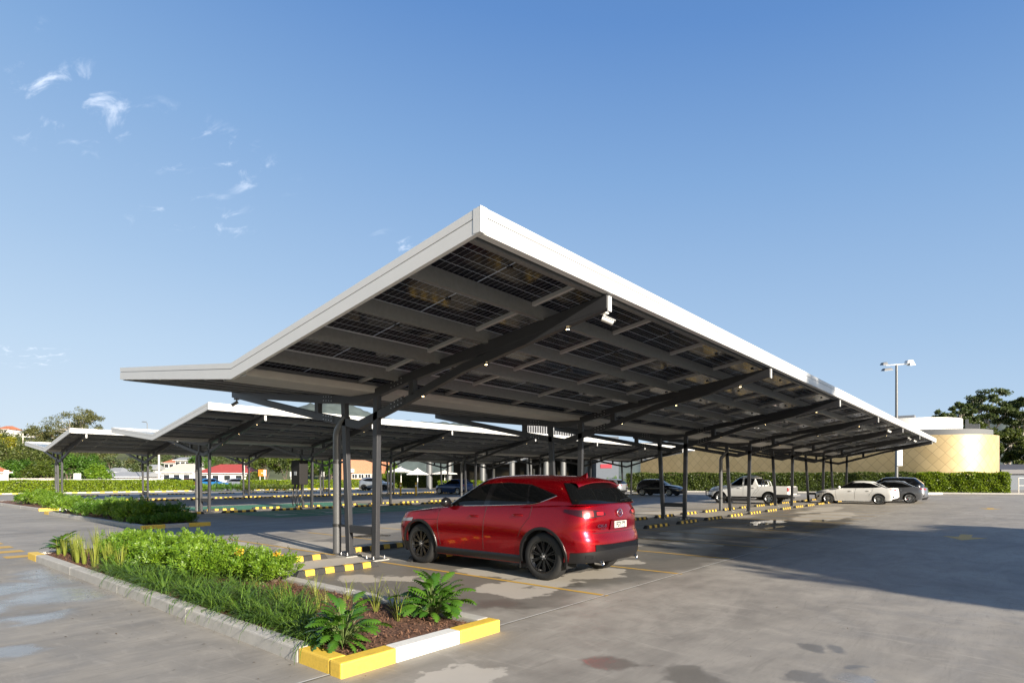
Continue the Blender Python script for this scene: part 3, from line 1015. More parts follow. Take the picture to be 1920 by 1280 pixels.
    an.build('roof_antenna', P, root, smooth=40)
    # wiper
    wp = MB(); f = 0.16
    pts = []
    for k in range(7):
        u = 3 - 0.05 - 0.42 * k / 6
        q = S.gpoint(u, f + 0.06 * math.sin(k / 6 * 3.1)); pts.append((q[0] + 0.025, -q[1], q[2] + 0.01))
    wp.tube([(p[0], -p[1], p[2]) for p in pts], 0.009, 6)
    wp.build('rear_wiper', MATS['black_plastic'], root, smooth=60)
    # exhausts and reflectors
    for sg in (-1, 1):
        ex = MB(); y = sg * 0.53
        ex.lathe([(0.034, -0.12), (0.036, 0.0), (0.040, 0.006), (0.038, 0.010), (0.030, 0.004), (0.030, -0.10), (0.0, -0.10)], 'x', 18, (L - 0.05, y, 0.315))
        ex.build('exhaust_pipe', MATS['chrome'], root, smooth=50)
    wrap(2.36, 2.50, lambda t: 0.385, lambda t: 0.445, 0.022, 'black_gloss', 'bumper_reflector', 5, 3)
    # nose: lamps and grille
    wrap(0.30, 1.02, lambda t: lerp(0.72, 0.80, t), lambda t: lerp(0.77, 0.865, t), 0.006, 'lamp_clear', 'headlamp', 14, 3, one=False)
    wrap(0.0, 0.50, lambda t: 0.46, lambda t: 0.76, 0.006, 'black_gloss', 'grille', 12, 6)
    wrap(0.0, 1.0, lambda t: 0.24, lambda t: 0.40, 0.012, 'black_plastic', 'front_cladding', 16, 4)
    # mud flaps
    for sg in (-1, 1):
        fl = MB(); fl.box(S.xr - S.Ra - 0.045, sg * (S.W / 2 - 0.02) - (0.2 if sg > 0 else 0), 0.16, S.xr - S.Ra - 0.03, sg * (S.W / 2 - 0.02) + (0.2 if sg < 0 else 0), 0.5)
        fl.build('mud_flap', MATS['black_plastic'], root)

SUV = dict(cat='car', L=4.535, W=1.845, xf=0.885, xr=3.665, Ra=0.430, rt=0.376, wd=0.235, rim=0.258, flare=0.026,
    nose_p=[(0.2, .10), (.4, .02), (.6, 0.0), (.75, .03), (.9, .12), (1.1, .2)],
    tail_p=[(0.2, .10), (.40, .012), (.56, 0.0), (.68, .01), (.78, .058), (.95, .052), (1.1, .075), (1.25, .14), (1.4, .22)],
    belt_p=[(0, .82), (.15, .88), (.5, .955), (.95, 1.015), (1.4, 1.065), (2.2, 1.110), (3.2, 1.165), (3.9, 1.205), (4.575, 1.215)],
    hw_p=[(0.15, .93), (.3, .955), (.5, .985), (.7, 1.0), (.88, .994), (1.05, .970), (1.25, .920)],
    rocker_p=[(0, .25), (.5, .23), (3.85, .23), (4.1, .33), (4.575, .35)],
    RF=.60, nF=2.5, RR=.46, nR=2.6,
    ws0=1.17, ws1=2.02, wsp=1.08, rg0=4.43, rg1=4.08, rgp=1.25, g0=.862, g1=.635, gp=1.5,
    GF=.50, GR=.30, nWF=2.3, nWR=2.7,
    rail_p=[(1.2, 1.43), (1.9, 1.545), (2.4, 1.590), (3.0, 1.590), (3.6, 1.565), (4.2, 1.52), (4.6, 1.47)],
    roof_p=[(1.9, 1.615), (2.3, 1.655), (2.8, 1.670), (3.4, 1.660), (4.0, 1.625), (4.4, 1.585)],
    hcrown=.055, hoodbow=0,
    dlo=([(1.47, 1.105), (2.45, 1.145), (3.45, 1.195), (3.86, 1.335)], [(1.50, 1.13), (1.95, 1.395), (2.3, 1.510), (2.8, 1.542), (3.3, 1.512), (3.86, 1.350)]),
    windows=[([(1.58, 1.122), (2.0, 1.140), (2.41, 1.158)], [(1.62, 1.155), (2.02, 1.405), (2.47, 1.517)]),
             ([(2.55, 1.163), (3.0, 1.185), (3.33, 1.202)], [(2.60, 1.525), (3.0, 1.527), (3.25, 1.504)]),
             ([(3.38, 1.205), (3.48, 1.21), (3.80, 1.325)], [(3.30, 1.497), (3.52, 1.448), (3.81, 1.350)])],
    chrome=[(1.46, 1.103), (2.0, 1.125), (2.6, 1.15), (3.2, 1.182), (3.42, 1.195), (3.55, 1.215), (3.70, 1.270), (3.87, 1.338)],
    rgu=0.95, rgf=(0.05, 0.97), rgtaper=0.05,
    seams=[[(1.40, 1.05), (1.36, .80), (1.40, .5), (1.42, .40)], [(2.50, 1.12), (2.46, .85), (2.44, .40)], [(3.44, 1.16), (3.42, 1.0), (3.26, .80), (3.20, .66)],
           [(.62, .82), (1.36, .86)]],
    handles=[(2.24, .955), (3.18, 1.01)], clad=.047, rockclad=.365, mirror=(1.62, 1.13), mirmat='black_gloss', extras=suv_extras)

def sedan_extras(S, root, wrap, P):
    L = S.L
    wrap(2.10, 2.72, lambda t: lerp(0.90, 0.84, t), lambda t: 0.945 - 0.015 * t - max(0, t - 0.8) * 0.2, 0.008, 'lamp_red', 'tail_lamp', 18, 3, one=False)
    wrap(2.30, 3.0, lambda t: 0.22, lambda t: lerp(0.34, 0.42, t), 0.012, 'black_plastic', 'bumper_cladding', 16, 4)
    wrap(2.28, 2.40, lambda t: 0.42, lambda t: lerp(0.46, 0.60, t), 0.012, 'black_gloss', 'bumper_vent', 6, 3)
    wrap(0.35, 1.02, lambda t: lerp(0.63, 0.70, t), lambda t: lerp(0.69, 0.78, t), 0.006, 'lamp_clear', 'headlamp', 12, 3, one=False)
    wrap(0.0, 0.55, lambda t: 0.24, lambda t: 0.62, 0.006, 'black_gloss', 'grille', 10, 5)
    wrap(0.62, 0.80, lambda t: lerp(0.36, 0.40, t), lambda t: lerp(0.42, 0.56, t), 0.010, 'black_gloss', 'fog_lamp_vent', 5, 3)
    x = S.tail(0.78) + 0.004
    pl = MB(); pl.cbox(x + 0.004, 0, 0.62, 0.008, 0.372, 0.107)
    pl.build('number_plate', MATS['plate_white'], root)

SEDAN = dict(cat='car', L=4.51, W=1.80, xf=0.90, xr=3.60, Ra=0.365, rt=0.322, wd=0.22, rim=0.225, flare=0.018,
    nose_p=[(0.15, .10), (.35, .01), (.5, 0.0), (.65, .04), (.8, .16), (1.1, .3)],
    tail_p=[(0.2, .10), (.4, .012), (.55, 0.0), (.75, .02), (.9, .04), (1.0, .06), (1.15, .16), (1.3, .3)],
    belt_p=[(0, .66), (.15, .72), (.5, .81), (.95, .885), (1.4, .93), (2.2, .955), (3.2, .985), (3.9, 1.0), (4.51, .985)],
    hw_p=[(0.15, .93), (.3, .955), (.5, .985), (.65, 1.0), (.8, .985), (.9, .955), (1.05, .91)],
    rocker_p=[(0, .20), (.5, .18), (3.9, .18), (4.3, .24), (4.51, .28)],
    RF=.66, nF=2.4, RR=.42, nR=2.8,
    ws0=1.12, ws1=2.02, wsp=1.05, rg0=4.22, rg1=3.35, rgp=1.1, g0=.83, g1=.58, gp=1.4,
    GF=.50, GR=.26, nWF=2.3, nWR=2.8,
    rail_p=[(1.2, 1.20), (1.9, 1.33), (2.4, 1.372), (2.9, 1.37), (3.4, 1.30), (3.9, 1.15), (4.3, 1.03)],
    roof_p=[(1.9, 1.385), (2.3, 1.428), (2.7, 1.438), (3.2, 1.405), (3.6, 1.33)],
    hcrown=.05, hoodbow=0,
    dlo=([(1.42, .965), (2.4, .985), (3.3, 1.005), (3.72, 1.05)], [(1.46, .99), (1.95, 1.22), (2.3, 1.31), (2.8, 1.325), (3.2, 1.27), (3.74, 1.06)]),
    windows=[([(1.5, .975), (2.0, .983), (2.37, .99)], [(1.55, 1.01), (2.0, 1.225), (2.41, 1.305)]),
             ([(2.45, .992), (2.9, 1.0), (3.3, 1.012)], [(2.48, 1.308), (2.85, 1.305), (3.22, 1.238)]),
             ([(3.34, 1.014), (3.5, 1.022), (3.68, 1.05)], [(3.28, 1.225), (3.48, 1.15), (3.69, 1.06)])],
    chrome=None, rgu=0.92, rgf=(0.05, 0.95), rgtaper=0.12,
    seams=[[(1.35, .92), (1.31, .70), (1.35, .4), (1.37, .3)], [(2.41, .97), (2.37, .75), (2.36, .3)], [(3.32, .98), (3.28, .8), (3.14, .62), (3.10, .5)]],
    handles=[(2.15, .80), (3.08, .82)], clad=None, rockclad=None, mirror=(1.52, .98), mirmat=None, extras=sedan_extras)

HATCH = dict(SEDAN, L=4.25, xr=3.50, belt_p=[(0, .70), (.15, .77), (.5, .86), (.95, .93), (1.4, .97), (2.2, .99), (3.2, 1.02), (4.25, 1.03)],
    rg0=4.15, rg1=3.75, rgp=1.2, GR=.22,
    rail_p=[(1.2, 1.28), (1.9, 1.40), (2.4, 1.45), (3.0, 1.45), (3.6, 1.42), (4.2, 1.36)],
    roof_p=[(1.9, 1.46), (2.3, 1.505), (2.8, 1.515), (3.4, 1.50), (3.9, 1.46)],
    dlo=([(1.42, 1.0), (2.4, 1.015), (3.3, 1.03), (3.72, 1.06)], [(1.46, 1.03), (1.95, 1.28), (2.3, 1.385), (2.8, 1.40), (3.3, 1.36), (3.74, 1.09)]),
    windows=[([(1.5, 1.01), (2.0, 1.015), (2.37, 1.02)], [(1.55, 1.05), (2.0, 1.285), (2.41, 1.375)]),
             ([(2.45, 1.022), (2.9, 1.03), (3.3, 1.04)], [(2.48, 1.38), (2.85, 1.385), (3.26, 1.345)]),
             ([(3.34, 1.044), (3.5, 1.05), (3.68, 1.06)], [(3.31, 1.335), (3.5, 1.24), (3.69, 1.08)])],
    handles=[(2.15, .86), (3.08, .88)], mirror=(1.52, 1.03))

def ute_extras(S, root, wrap, P):
    L = S.L
    wrap(2.03, 2.42, lambda t: 0.80, lambda t: 1.04, 0.008, 'lamp_red', 'tail_lamp', 10, 3, one=False)
    tg = MB(); tg.cbox(L + 0.012, 0, 0.86, 0.03, 1.36, 0.40)
    tg.build('tailgate', MATS['ute_tailgate'], root, bevel=0.008)
    bp = MB(); bp.box(L - 0.06, -0.80, 0.50, L + 0.16, 0.80, 0.60)
    bp.build('rear_step', MATS['silver_trim'], root, bevel=0.02)
    wrap(0.0, 0.9, lambda t: 0.36, lambda t: 0.52, 0.03, 'black_plastic', 'front_cladding', 16, 4)
    wrap(0.0, 0.45, lambda t: 0.60, lambda t: 0.84, 0.008, 'black_gloss', 'grille', 10, 4)
    wrap(0.55, 1.06, lambda t: lerp(0.72, 0.76, t), lambda t: lerp(0.88, 0.95, t), 0.006, 'lamp_clear', 'headlamp', 10, 3, one=False)
    bb = MB()                                       # nudge bar
    for sg in (-1, 1):
        bb.tube([(0.06, sg * 0.45, 0.42), (-0.13, sg * 0.45, 0.50), (-0.15, sg * 0.45, 0.85), (-0.05, sg * 0.42, 0.95)], 0.032, 8)
    bb.tube([(-0.15, -0.45, 0.72), (-0.15, 0.45, 0.72)], 0.03, 8)
    bb.build('nudge_bar', MATS['black_plastic'], root, smooth=50)
    sp = MB()                                       # sports bar behind the cab
    for sg in (-1, 1):
        for k in (0, 1):
            sp.tube([(3.50 + 0.16 * k, sg * 0.70, 1.02), (3.46 + 0.15 * k, sg * 0.66, 1.30), (3.40 + 0.14 * k, sg * 0.55, 1.44), (3.40 + 0.14 * k, 0, 1.46)], 0.03, 8)
    sp.build('sports_bar', MATS['chrome'], root, smooth=50)
    tn = MB(); tn.box(3.45, -0.72, 1.00, L - 0.08, 0.72, 1.045)
    tn.build('tonneau_cover', MATS['black_plastic'], root, bevel=0.01)
    st = MB()
    for sg in (-1, 1):
        s_ = MB(); s_.tube([(1.50, sg * 0.86, 0.36), (1.6, sg * 0.92, 0.33), (3.1, sg * 0.92, 0.33), (3.2, sg * 0.86, 0.36)], 0.04, 8)
        s_.build('side_step', MATS['silver_trim'], root, smooth=50)
mat('ute_tailgate', (0.10, 0.10, 0.10), 0.7, var=0.4, vscale=12)
UTE = dict(cat='ute', L=5.15, W=1.80, xf=0.95, xr=3.95, Ra=0.43, rt=0.375, wd=0.25, rim=0.215, flare=0.035,
    nose_p=[(0.3, .08), (.5, 0.0), (.7, .02), (.85, .10), (1.0, .25), (1.2, .3)],
    tail_p=[(0.3, .03), (.5, 0.0), (1.0, 0.0), (1.3, .03)],
    belt_p=[(0, .84), (.15, .93), (.5, 1.02), (.95, 1.07), (1.5, 1.10), (2.4, 1.10), (3.3, 1.10), (5.15, 1.10)],
    hw_p=[(0.3, .95), (.5, .985), (.75, 1.0), (.9, .99), (1.1, .955)],
    rocker_p=[(0, .40), (.6, .42), (1.5, .46), (3.4, .46), (4.4, .52), (5.15, .56)],
    RF=.55, nF=2.5, RR=.16, nR=3.0,
    ws0=1.22, ws1=2.02, wsp=1.1, rg0=3.50, rg1=3.12, rgp=1.0, g0=.85, g1=.60, gp=1.5,
    GF=.42, GR=.18, nWF=2.4, nWR=3.0,
    rail_p=[(1.3, 1.50), (1.9, 1.63), (2.4, 1.685), (2.9, 1.68), (3.5, 1.62)],
    roof_p=[(1.9, 1.69), (2.3, 1.745), (2.7, 1.755), (3.3, 1.72)],
    hcrown=.05, hoodbow=0, dlo=None,
    windows=[([(1.58, 1.13), (2.0, 1.13), (2.35, 1.13)], [(1.66, 1.20), (2.05, 1.53), (2.33, 1.60)]),
             ([(2.47, 1.13), (2.75, 1.14), (3.0, 1.20)], [(2.45, 1.60), (2.75, 1.60), (3.08, 1.54)])],
    chrome=None, rgu=0.85, rgf=(0.15, 0.85), rgtaper=0.1,
    seams=[[(1.50, 1.08), (1.46, .8), (1.50, .5)], [(2.42, 1.09), (2.41, .8), (2.41, .48)], [(3.30, 1.09), (3.28, .95), (3.1, .75), (3.0, .55)], [(3.50, 1.09), (3.34, .85), (3.10, .55)]],
    handles=[(2.18, .98), (3.05, 1.0)], clad=None, rockclad=None, mirror=(1.62, 1.15), mirmat=None, extras=ute_extras)
# ------------------------------------------------------------------ solar canopies
mat('fascia_white', (0.62, 0.62, 0.61), 0.42, var=0.03, vscale=2)
mat('fascia_groove', (0.22, 0.23, 0.24), 0.5)
mat('steel_charcoal', (0.032, 0.033, 0.037), 0.45, var=0.12, vscale=3, bump=0.02)
mat('galvanised', (0.175, 0.18, 0.182), 0.5, 0.4, var=0.14, vscale=14)
mat('gutter_pale', (0.36, 0.35, 0.33), 0.5, var=0.06)
mat('bolt_steel', (0.55, 0.55, 0.55), 0.3, 0.9)
mat('pipe_steel', (0.12, 0.122, 0.126), 0.35, 0.3, var=0.1)
mat('plinth', (0.38, 0.37, 0.34), 0.85, var=0.1)
mat('downlight_glow', (1.0, 0.72, 0.35), 0.3, emit=14.0)
mat('downlight_case', (0.02, 0.02, 0.02), 0.5)
mat('frame_alu', (0.50, 0.50, 0.49), 0.45, 0.2)
def panel_material():
    """bifacial glass panel: dark cells, fine pale gaps between them"""
    m, nt, b = nt_of('solar_glass'); h = NT(nt)
    co = h.obj()
    X, Y, Z = h.sep(co)
    def line(v, pitch, half):
        q = h.math('PINGPONG', v, pitch / 2)          # 0 at each line
        return h.math('LESS_THAN', q, half)
    l1 = line(Y, 0.1855, 0.0040)
    l2 = line(X, 0.0925, 0.0020)
    mid = h.math('LESS_THAN', h.math('ABSOLUTE', h.math('SUBTRACT', X, 1.11)), 0.010)
    g_ = h.math('MAXIMUM', h.math('MAXIMUM', l1, l2), mid)
    cell = h.mix(h.ramp(h.noise(co, 3.0, 2), 0.35, 0.7), (0.004, 0.005, 0.010), (0.012, 0.012, 0.017))
    col = h.mix(g_, cell, (0.62, 0.62, 0.60))
    nt.links.new(col, b.inputs['Base Color'])
    b.inputs['Roughness'].default_value = 0.10
    b.inputs['Specular IOR Level'].default_value = 0.20
    # daylight leaks through the clear gaps
    tr = h.n('ShaderNodeBsdfTranslucent'); tr.inputs[0].default_value = (0.5, 0.55, 0.6, 1)
    ms = h.n('ShaderNodeMixShader'); h.put(ms.inputs[0], h.math('MULTIPLY', g_, 0.55))
    nt.links.new(b.outputs[0], ms.inputs[1]); nt.links.new(tr.outputs[0], ms.inputs[2])
    nt.links.new(ms.outputs[0], nt.nodes['Material Output'].inputs[0])
    MATS['solar_glass'] = m
panel_material()
# cross-section relative to the outer column line (y = 0), z above ground
HI, VA, LO = -5.36, 0.37, 5.95
Z_HI, Z_VA, Z_LO = 4.455, 3.535, 4.130          # top of the fascia
FH = 0.268
def zt(y):                                       # fascia top along the section
    return Z_HI + (Z_VA - Z_HI) * (y - HI) / (VA - HI) if y <= VA else Z_VA + (Z_LO - Z_VA) * (y - VA) / (LO - VA)

def frame_part(root, x, pipe=False, lights=True, first=False):
    """one steel support frame: chords, columns, struts as sub-parts"""
    f = MB(); w = 0.11
    top = lambda y: zt(y) - 0.075
    # upper chord, two raking members with a bend over the valley
    def chord(pts, name, parent):
        c = MB()
        n = len(pts)
        v = []
        for y, z0, z1 in pts:
            v += [(x - w / 2, y, z0), (x + w / 2, y, z0), (x + w / 2, y, z1), (x - w / 2, y, z1)]
        fs = [(3, 2, 1, 0), tuple(4 * (n - 1) + k for k in range(4))]
        for i in range(n - 1):
            for k in range(4):
                k2 = (k + 1) % 4
                fs.append((4 * i + k, 4 * i + k2, 4 * i + 4 + k2, 4 * i + 4 + k))
        c.add(v, fs)
        return c.build(name, MATS['steel_charcoal'], parent, bevel=0.006)
    yT, yL = HI + 0.06, LO + 0.18
    up = chord([(yT, 3.97, 4.165), (-2.5, 3.60, 3.775), (-1.13, 3.405, 3.575), (0.37, 3.11, 3.285), (2.05, 3.255, 3.435), (4.45, 3.545, 3.70), (yL, 3.74, 3.90)], 'support_frame', root)
    w = 0.10
    chord([(yT + 0.03, 3.955, 4.09), (-2.45, 3.405, 3.555), (-1.13, 3.03, 3.17), (0.52, 2.60, 2.775), (2.05, 2.895, 3.055), (4.45, 3.39, 3.545), (yL - 0.02, 3.735, 3.86)], 'lower_chord', up)
    # columns
    for (yb, yt) in ((0.0, -0.06), (0.87, 1.05)):
        c = MB()
        ztop = 3.36 if yt < 0.5 else 3.22
        zb_ = 0.035
        v = [(x - .05, yb - .072, zb_), (x + .05, yb - .072, zb_), (x + .05, yb + .072, zb_), (x - .05, yb + .072, zb_),
             (x - .05, yt - .072, ztop), (x + .05, yt - .072, ztop), (x + .05, yt + .072, ztop), (x - .05, yt + .072, ztop)]
        c.add(v, [(3, 2, 1, 0), (4, 5, 6, 7), (0, 1, 5, 4), (1, 2, 6, 5), (2, 3, 7, 6), (3, 0, 4, 7)])
        c.build('column', MATS['steel_charcoal'], up, bevel=0.008)
        bp = MB(); bp.cbox(x, yb, 0.025, 0.34, 0.30, 0.02)
        bp.build('base_plate', MATS['steel_charcoal'], up, bevel=0.003)
        if first:
            pl = MB(); pl.cbox(x, yb, 0.008, 0.40, 0.36, 0.016); pl.build('grout_pad', MATS['plinth'], up)
            for dx in (-.13, .13):
                for dy in (-.11, .11):
                    bt = MB(); bt.cyl((x + dx, yb + dy, 0.035), 0.022, 0.022, 6); bt.cyl((x + dx, yb + dy, 0.055), 0.011, 0.035, 8)
                    bt.build('anchor_bolt', MATS['bolt_steel'], up)
    cb = MB(); cb.box(x - .045, 0.07, 0.49, x + .045, 0.815, 0.65)
    cb.build('cross_bar', MATS['steel_charcoal'], up, bevel=0.006)
    for y, z0, z1 in ((-1.13, 3.15, 3.43), (2.05, 3.04, 3.28)):
        s_ = MB(); s_.box(x - .05, y - .07, z0, x + .05, y + .07, z1); s_.build('strut', MATS['steel_charcoal'], up)
    # bolted splice plates
    if first:
        for (y0, z0, sl) in ((-0.72, 3.41, -.195), (-0.72, 3.02, -.25), (1.6, 3.31, .1), (1.6, 2.9, .18)):
            b_ = MB(); b_.add([(x - w / 2 - 0.009, y0 - .22, z0 - sl * .22 - .075), (x - w / 2 - 0.009, y0 + .22, z0 + sl * .22 - .075), (x - w / 2 - 0.009, y0 + .22, z0 + sl * .22 + .075), (x - w / 2 - 0.009, y0 - .22, z0 - sl * .22 + .075)], [(0, 1, 2, 3)])
            sp_ = b_.build('splice_plate', MATS['steel_charcoal'], up)
            for i in range(4):
                for j in (-1, 1):
                    b_ = MB(); yy = y0 + (i - 1.5) * 0.10
                    b_.tube([(x - w / 2 - 0.02, yy, z0 + sl * (yy - y0) + j * 0.042), (x - w / 2 + 0.01, yy, z0 + sl * (yy - y0) + j * 0.042)], 0.011, 6)
                    b_.build('bolt_head', MATS['bolt_steel'], up)
    if lights:
        for y, z in ((-1.41, 3.105), (-2.98, 3.485), (-4.61, 3.80)):
            l_ = MB(); l_.lathe([(0.040, 0.025), (0.040, -0.008), (0.026, -0.008)], 'z', 12, (x, y, z)); 
            lo = l_.build('downlight', MATS['downlight_case'], up)
            e_ = MB(); e_.lathe([(0.026, -0.006), (0.0, -0.006)], 'z', 10, (x, y, z)); e_.build('lamp_lens', MATS['downlight_glow'], up)
    tp = MB(); tp.box(x - .04, HI + 0.035, 3.93, x + .04, HI + 0.058, 4.14)
    tp.build('end_cap', MATS['fascia_white'], up)
    if pipe:
        p_ = MB()
        p_.tube([(x + .02, 1.00, 2.90), (x, 1.10, 2.82), (x - .0, 1.30, 2.60), (x - .0, 1.33, 2.50), (x - .0, 1.33, 0.03)], 0.085, 18)
        po = p_.build('downpipe', MATS['pipe_steel'], root, smooth=40)
        for z in (0.62, 1.95):
            k_ = MB(); k_.lathe([(0.094, -0.03), (0.094, 0.03)], 'z', 18, (x, 1.33, z)); k_.box(x - .03, 0.95, z - .02, x + .03, 1.25, z + .02)
            k_.build('pipe_bracket', MATS['downlight_case'], po)
    return up

def canopy(label, row, pipes, panels_each, lights=True, near=False):
    R0, a0, a1 = row['R'], row['a0'], row['a1']
    root = thing('solar_canopy', label, 'solar carport', (0, R0, 0), group='solar canopies over the parking rows')
    for i, x in enumerate(row['frames']):
        frame_part(root, x, i in pipes, lights, near)
    # fascia: bent end pieces and long edges
    t = 0.055
    def endpiece(x0, x1, nm):
        e = MB()
        for z0, z1, dx in ((0.0, -0.092, 0.0), (-0.104, -FH, 0.0)):
            for (ya, yb) in ((HI, VA), (VA, LO)):
                v = []
                for xx in (x0, x1):
                    v += [(xx, ya, zt(ya) + z1), (xx, yb, zt(yb) + z1), (xx, yb, zt(yb) + z0), (xx, ya, zt(ya) + z0)]
                e.add(v, [(0, 1, 2, 3), (7, 6, 5, 4), (0, 4, 5, 1), (1, 5, 6, 2), (2, 6, 7, 3), (3, 7, 4, 0)])
        o = e.build(nm, MATS['fascia_white'], root)
        gv = MB()
        for (ya, yb) in ((HI, VA), (VA, LO)):
            v = []
            for xx in (x0 + 0.012, x1 - 0.012):
                v += [(xx, ya + .02, zt(ya + .02) - 0.11), (xx, yb - .02, zt(yb - .02) - 0.11), (xx, yb - .02, zt(yb - .02) - 0.086), (xx, ya + .02, zt(ya + .02) - 0.086)]
            gv.add(v, [(0, 1, 2, 3), (7, 6, 5, 4), (0, 4, 5, 1), (1, 5, 6, 2), (2, 6, 7, 3), (3, 7, 4, 0)])
        gv.build('fascia_groove', MATS['fascia_groove'], o)
    endpiece(a0, a0 + t, 'end_fascia'); endpiece(a1 - t, a1, 'end_fascia')
    for (y0, y1, yr) in ((HI, HI + t, HI), (LO - t, LO, LO)):
        e = MB()
        n_ = max(1, int((a1 - a0) / 6)); xs = np.linspace(a0 + t + 0.003, a1 - t - 0.003, n_ + 1)
        for xa, xb in zip(xs, xs[1:]):
            ztop = zt(yr)
            e.box(xa + .002, y0, ztop - 0.092, xb - .002, y1, ztop)
            e.box(xa + .002, y0, ztop - FH, xb - .002, y1, ztop - 0.105)
            e.box(xa + .002, min(y0, y1) + .004, ztop - FH - 0.012, xb - .002, max(y0, y1) + (0.05 if yr == HI else 0), ztop - FH)
        eo = e.build('edge_fascia', MATS['fascia_white'], root)
        gv = MB(); gv.box(a0 + t + .003, y0 + .010, zt(yr) - 0.112, a1 - t - .003, y1 - .010, zt(yr) - 0.085)
        gv.build('fascia_groove', MATS['fascia_groove'], eo)
    # folded covers over the two high corners
    for xa, xb in ((a0 - .004, a0 + t + .05), (a1 - t - .05, a1 + .004)):
        e = MB(); e.box(xa, HI - .004, Z_HI - FH - .004, xb, HI - .0015, Z_HI + .003)
        xs_ = xa if xa < a0 else xb
        e.box(min(xs_, xs_ + (.0025 if xa < a0 else -.0025)), HI - .004, Z_HI - FH - .004, max(xs_, xs_ + (.0025 if xa < a0 else -.0025)), HI + .10, Z_HI - .012)
        e.build('corner_cover', MATS['fascia_white'], root, fix=False)
    # purlins (C sections), five bays of panels per wing
    L0, L1 = a0 + t + .004, a1 - t - .004
    for (ys, yt_) in ((HI, VA), (LO, VA)):
        sl = (zt(yt_) - zt(ys)) / (yt_ - ys); sg = 1 if yt_ > ys else -1
        for k in range(0, 6):
            y = ys + (yt_ - ys) * (k / 5.0)
            if k == 0: y += sg * 0.16
            if k == 5: y -= sg * 0.30
            zc_ = zt(y) - 0.078
            h_ = 0.20
            p = MB()
            prof = [(y - .004, zc_), (y - .004, zc_ - h_), (y + .075, zc_ - h_), (y + .075, zc_ - h_ + .02), (y + .008, zc_ - h_ + .012), (y + .008, zc_ - .012), (y + .075, zc_ - .012), (y + .075, zc_)]
            p.prism(prof, 'x', L0, L1)
            p.build('purlin', MATS['galvanised'], root)
    g_ = MB()
    g_.prism([(VA - .42, 3.30), (VA - .40, 3.285), (VA + .40, 3.285), (VA + .42, 3.30), (VA + .42, 3.42), (VA - .42, 3.42)], 'x', L0, L1)
    g_.build('valley_gutter', MATS['gutter_pale'], root)
    # panels
    PL, PW = 2.28, 1.134
    n = int((a1 - a0 - 2 * t) / PL)
    proto = None; cnt = 0
    rest = []
    for wing, (ys, yt_) in enumerate(((HI, VA), (LO, VA))):
        sg = 1 if yt_ > ys else -1
        dz = (zt(yt_) - zt(ys)) / abs(yt_ - ys)
        ang = math.atan(dz)
        step = (abs(yt_ - ys) - 0.10) / 5
        for i in range(n):
            for k in range(5):
                y0 = ys + sg * (0.07 + step * k)
                z0 = zt(y0) - 0.062
                loc = (a0 + t + 0.01 + PL * i, y0, z0)
                rot = (ang if sg > 0 else 0, 0, 0)
                rest.append((wing, i, k, loc, ang, sg))
    rest.sort(key=lambda q: (q[0] != panels_each, q[1]))
    stuff = MB()
    W_ = 1.13
    for q in rest:
        wing, i, k, loc, ang, sg = q
        ca, sa = math.cos(ang), math.sin(ang)
        W_ = min(1.13, ((VA - HI if wing == 0 else LO - VA) - 0.10) / 5 / ca - 0.006)
        if cnt < 100:
            if proto is None:
                pb = MB(); pb.box(0.012, 0.012, -0.004, PL - 0.012, W_ - 0.012, 0.004)
                proto = pb.build('solar_panel', MATS['solar_glass'], root)
                fb = MB()
                for bx in ((0, 0, PL - .004, .012), (0, W_ - .012, PL - .004, W_), (0, .012, .012, W_ - .012), (PL - .016, .012, PL - .004, W_ - .012)):
                    fb.box(bx[0], bx[1], -0.014, bx[2], bx[3], 0.0048)
                fb.build('panel_frame', MATS['frame_alu'], proto)
                jb = MB(); jb.cbox(PL / 2, W_ / 2, -0.014, 0.07, 0.05, 0.02); jb.cbox(PL / 2, W_ * .12, -0.012, 0.05, 0.04, 0.016)
                jb.build('junction_box', MATS['downlight_case'], proto)
                o = proto
            else:
                o = copy_tree(proto, parent=root)
            o.location = loc if sg > 0 else (loc[0], loc[1] - W_ * ca, loc[2] + W_ * sa)
            o.rotation_euler = (ang, 0, 0) if sg > 0 else (-ang, 0, 0)
            cnt += 1
        else:
            v = []
            for zz in (-0.004, 0.004):
                for (px, py) in ((0.012, 0.012), (PL - .012, .012), (PL - .012, W_ - .012), (.012, W_ - .012)):
                    v.append((loc[0] + px, loc[1] + sg * py * ca, loc[2] + py * sa + zz))
            stuff.add(v, [(3, 2, 1, 0), (4, 5, 6, 7), (0, 1, 5, 4), (1, 2, 6, 5), (2, 3, 7, 6), (3, 0, 4, 7)])
    so = stuff.build('solar_panel_field', MATS['solar_glass'], root)
    so['kind'] = 'stuff'
    # rails at the panel joints
    for wing, (ys, yt_) in enumerate(((HI, VA), (LO, VA))):
        for i in range(1, n + 1):
            x = a0 + t + 0.01 + PL * i - 0.004
            if x > a1 - 0.1: continue
            r_ = MB()
            ya, yb = (ys + .08, yt_ - .05) if yt_ > ys else (yt_ + .05, ys - .08)
            r_.bar((x, ya, zt(ya) - 0.105), (x, yb, zt(yb) - 0.105), 0.06, 0.055)
            r_.build('panel_rail', MATS['frame_alu'], root)
    return root
canopy('nearest and largest solar canopy, white edged, sheltering the red car', ROWS[0], (0, 3), 0, True, True)
canopy('middle white edged solar canopy standing over the green charging bays', ROWS[1], (0, 3), 0, True)
canopy('farthest white edged solar canopy behind the middle one, nearest the boundary hedge', ROWS[2], (0, 3), 0, True)

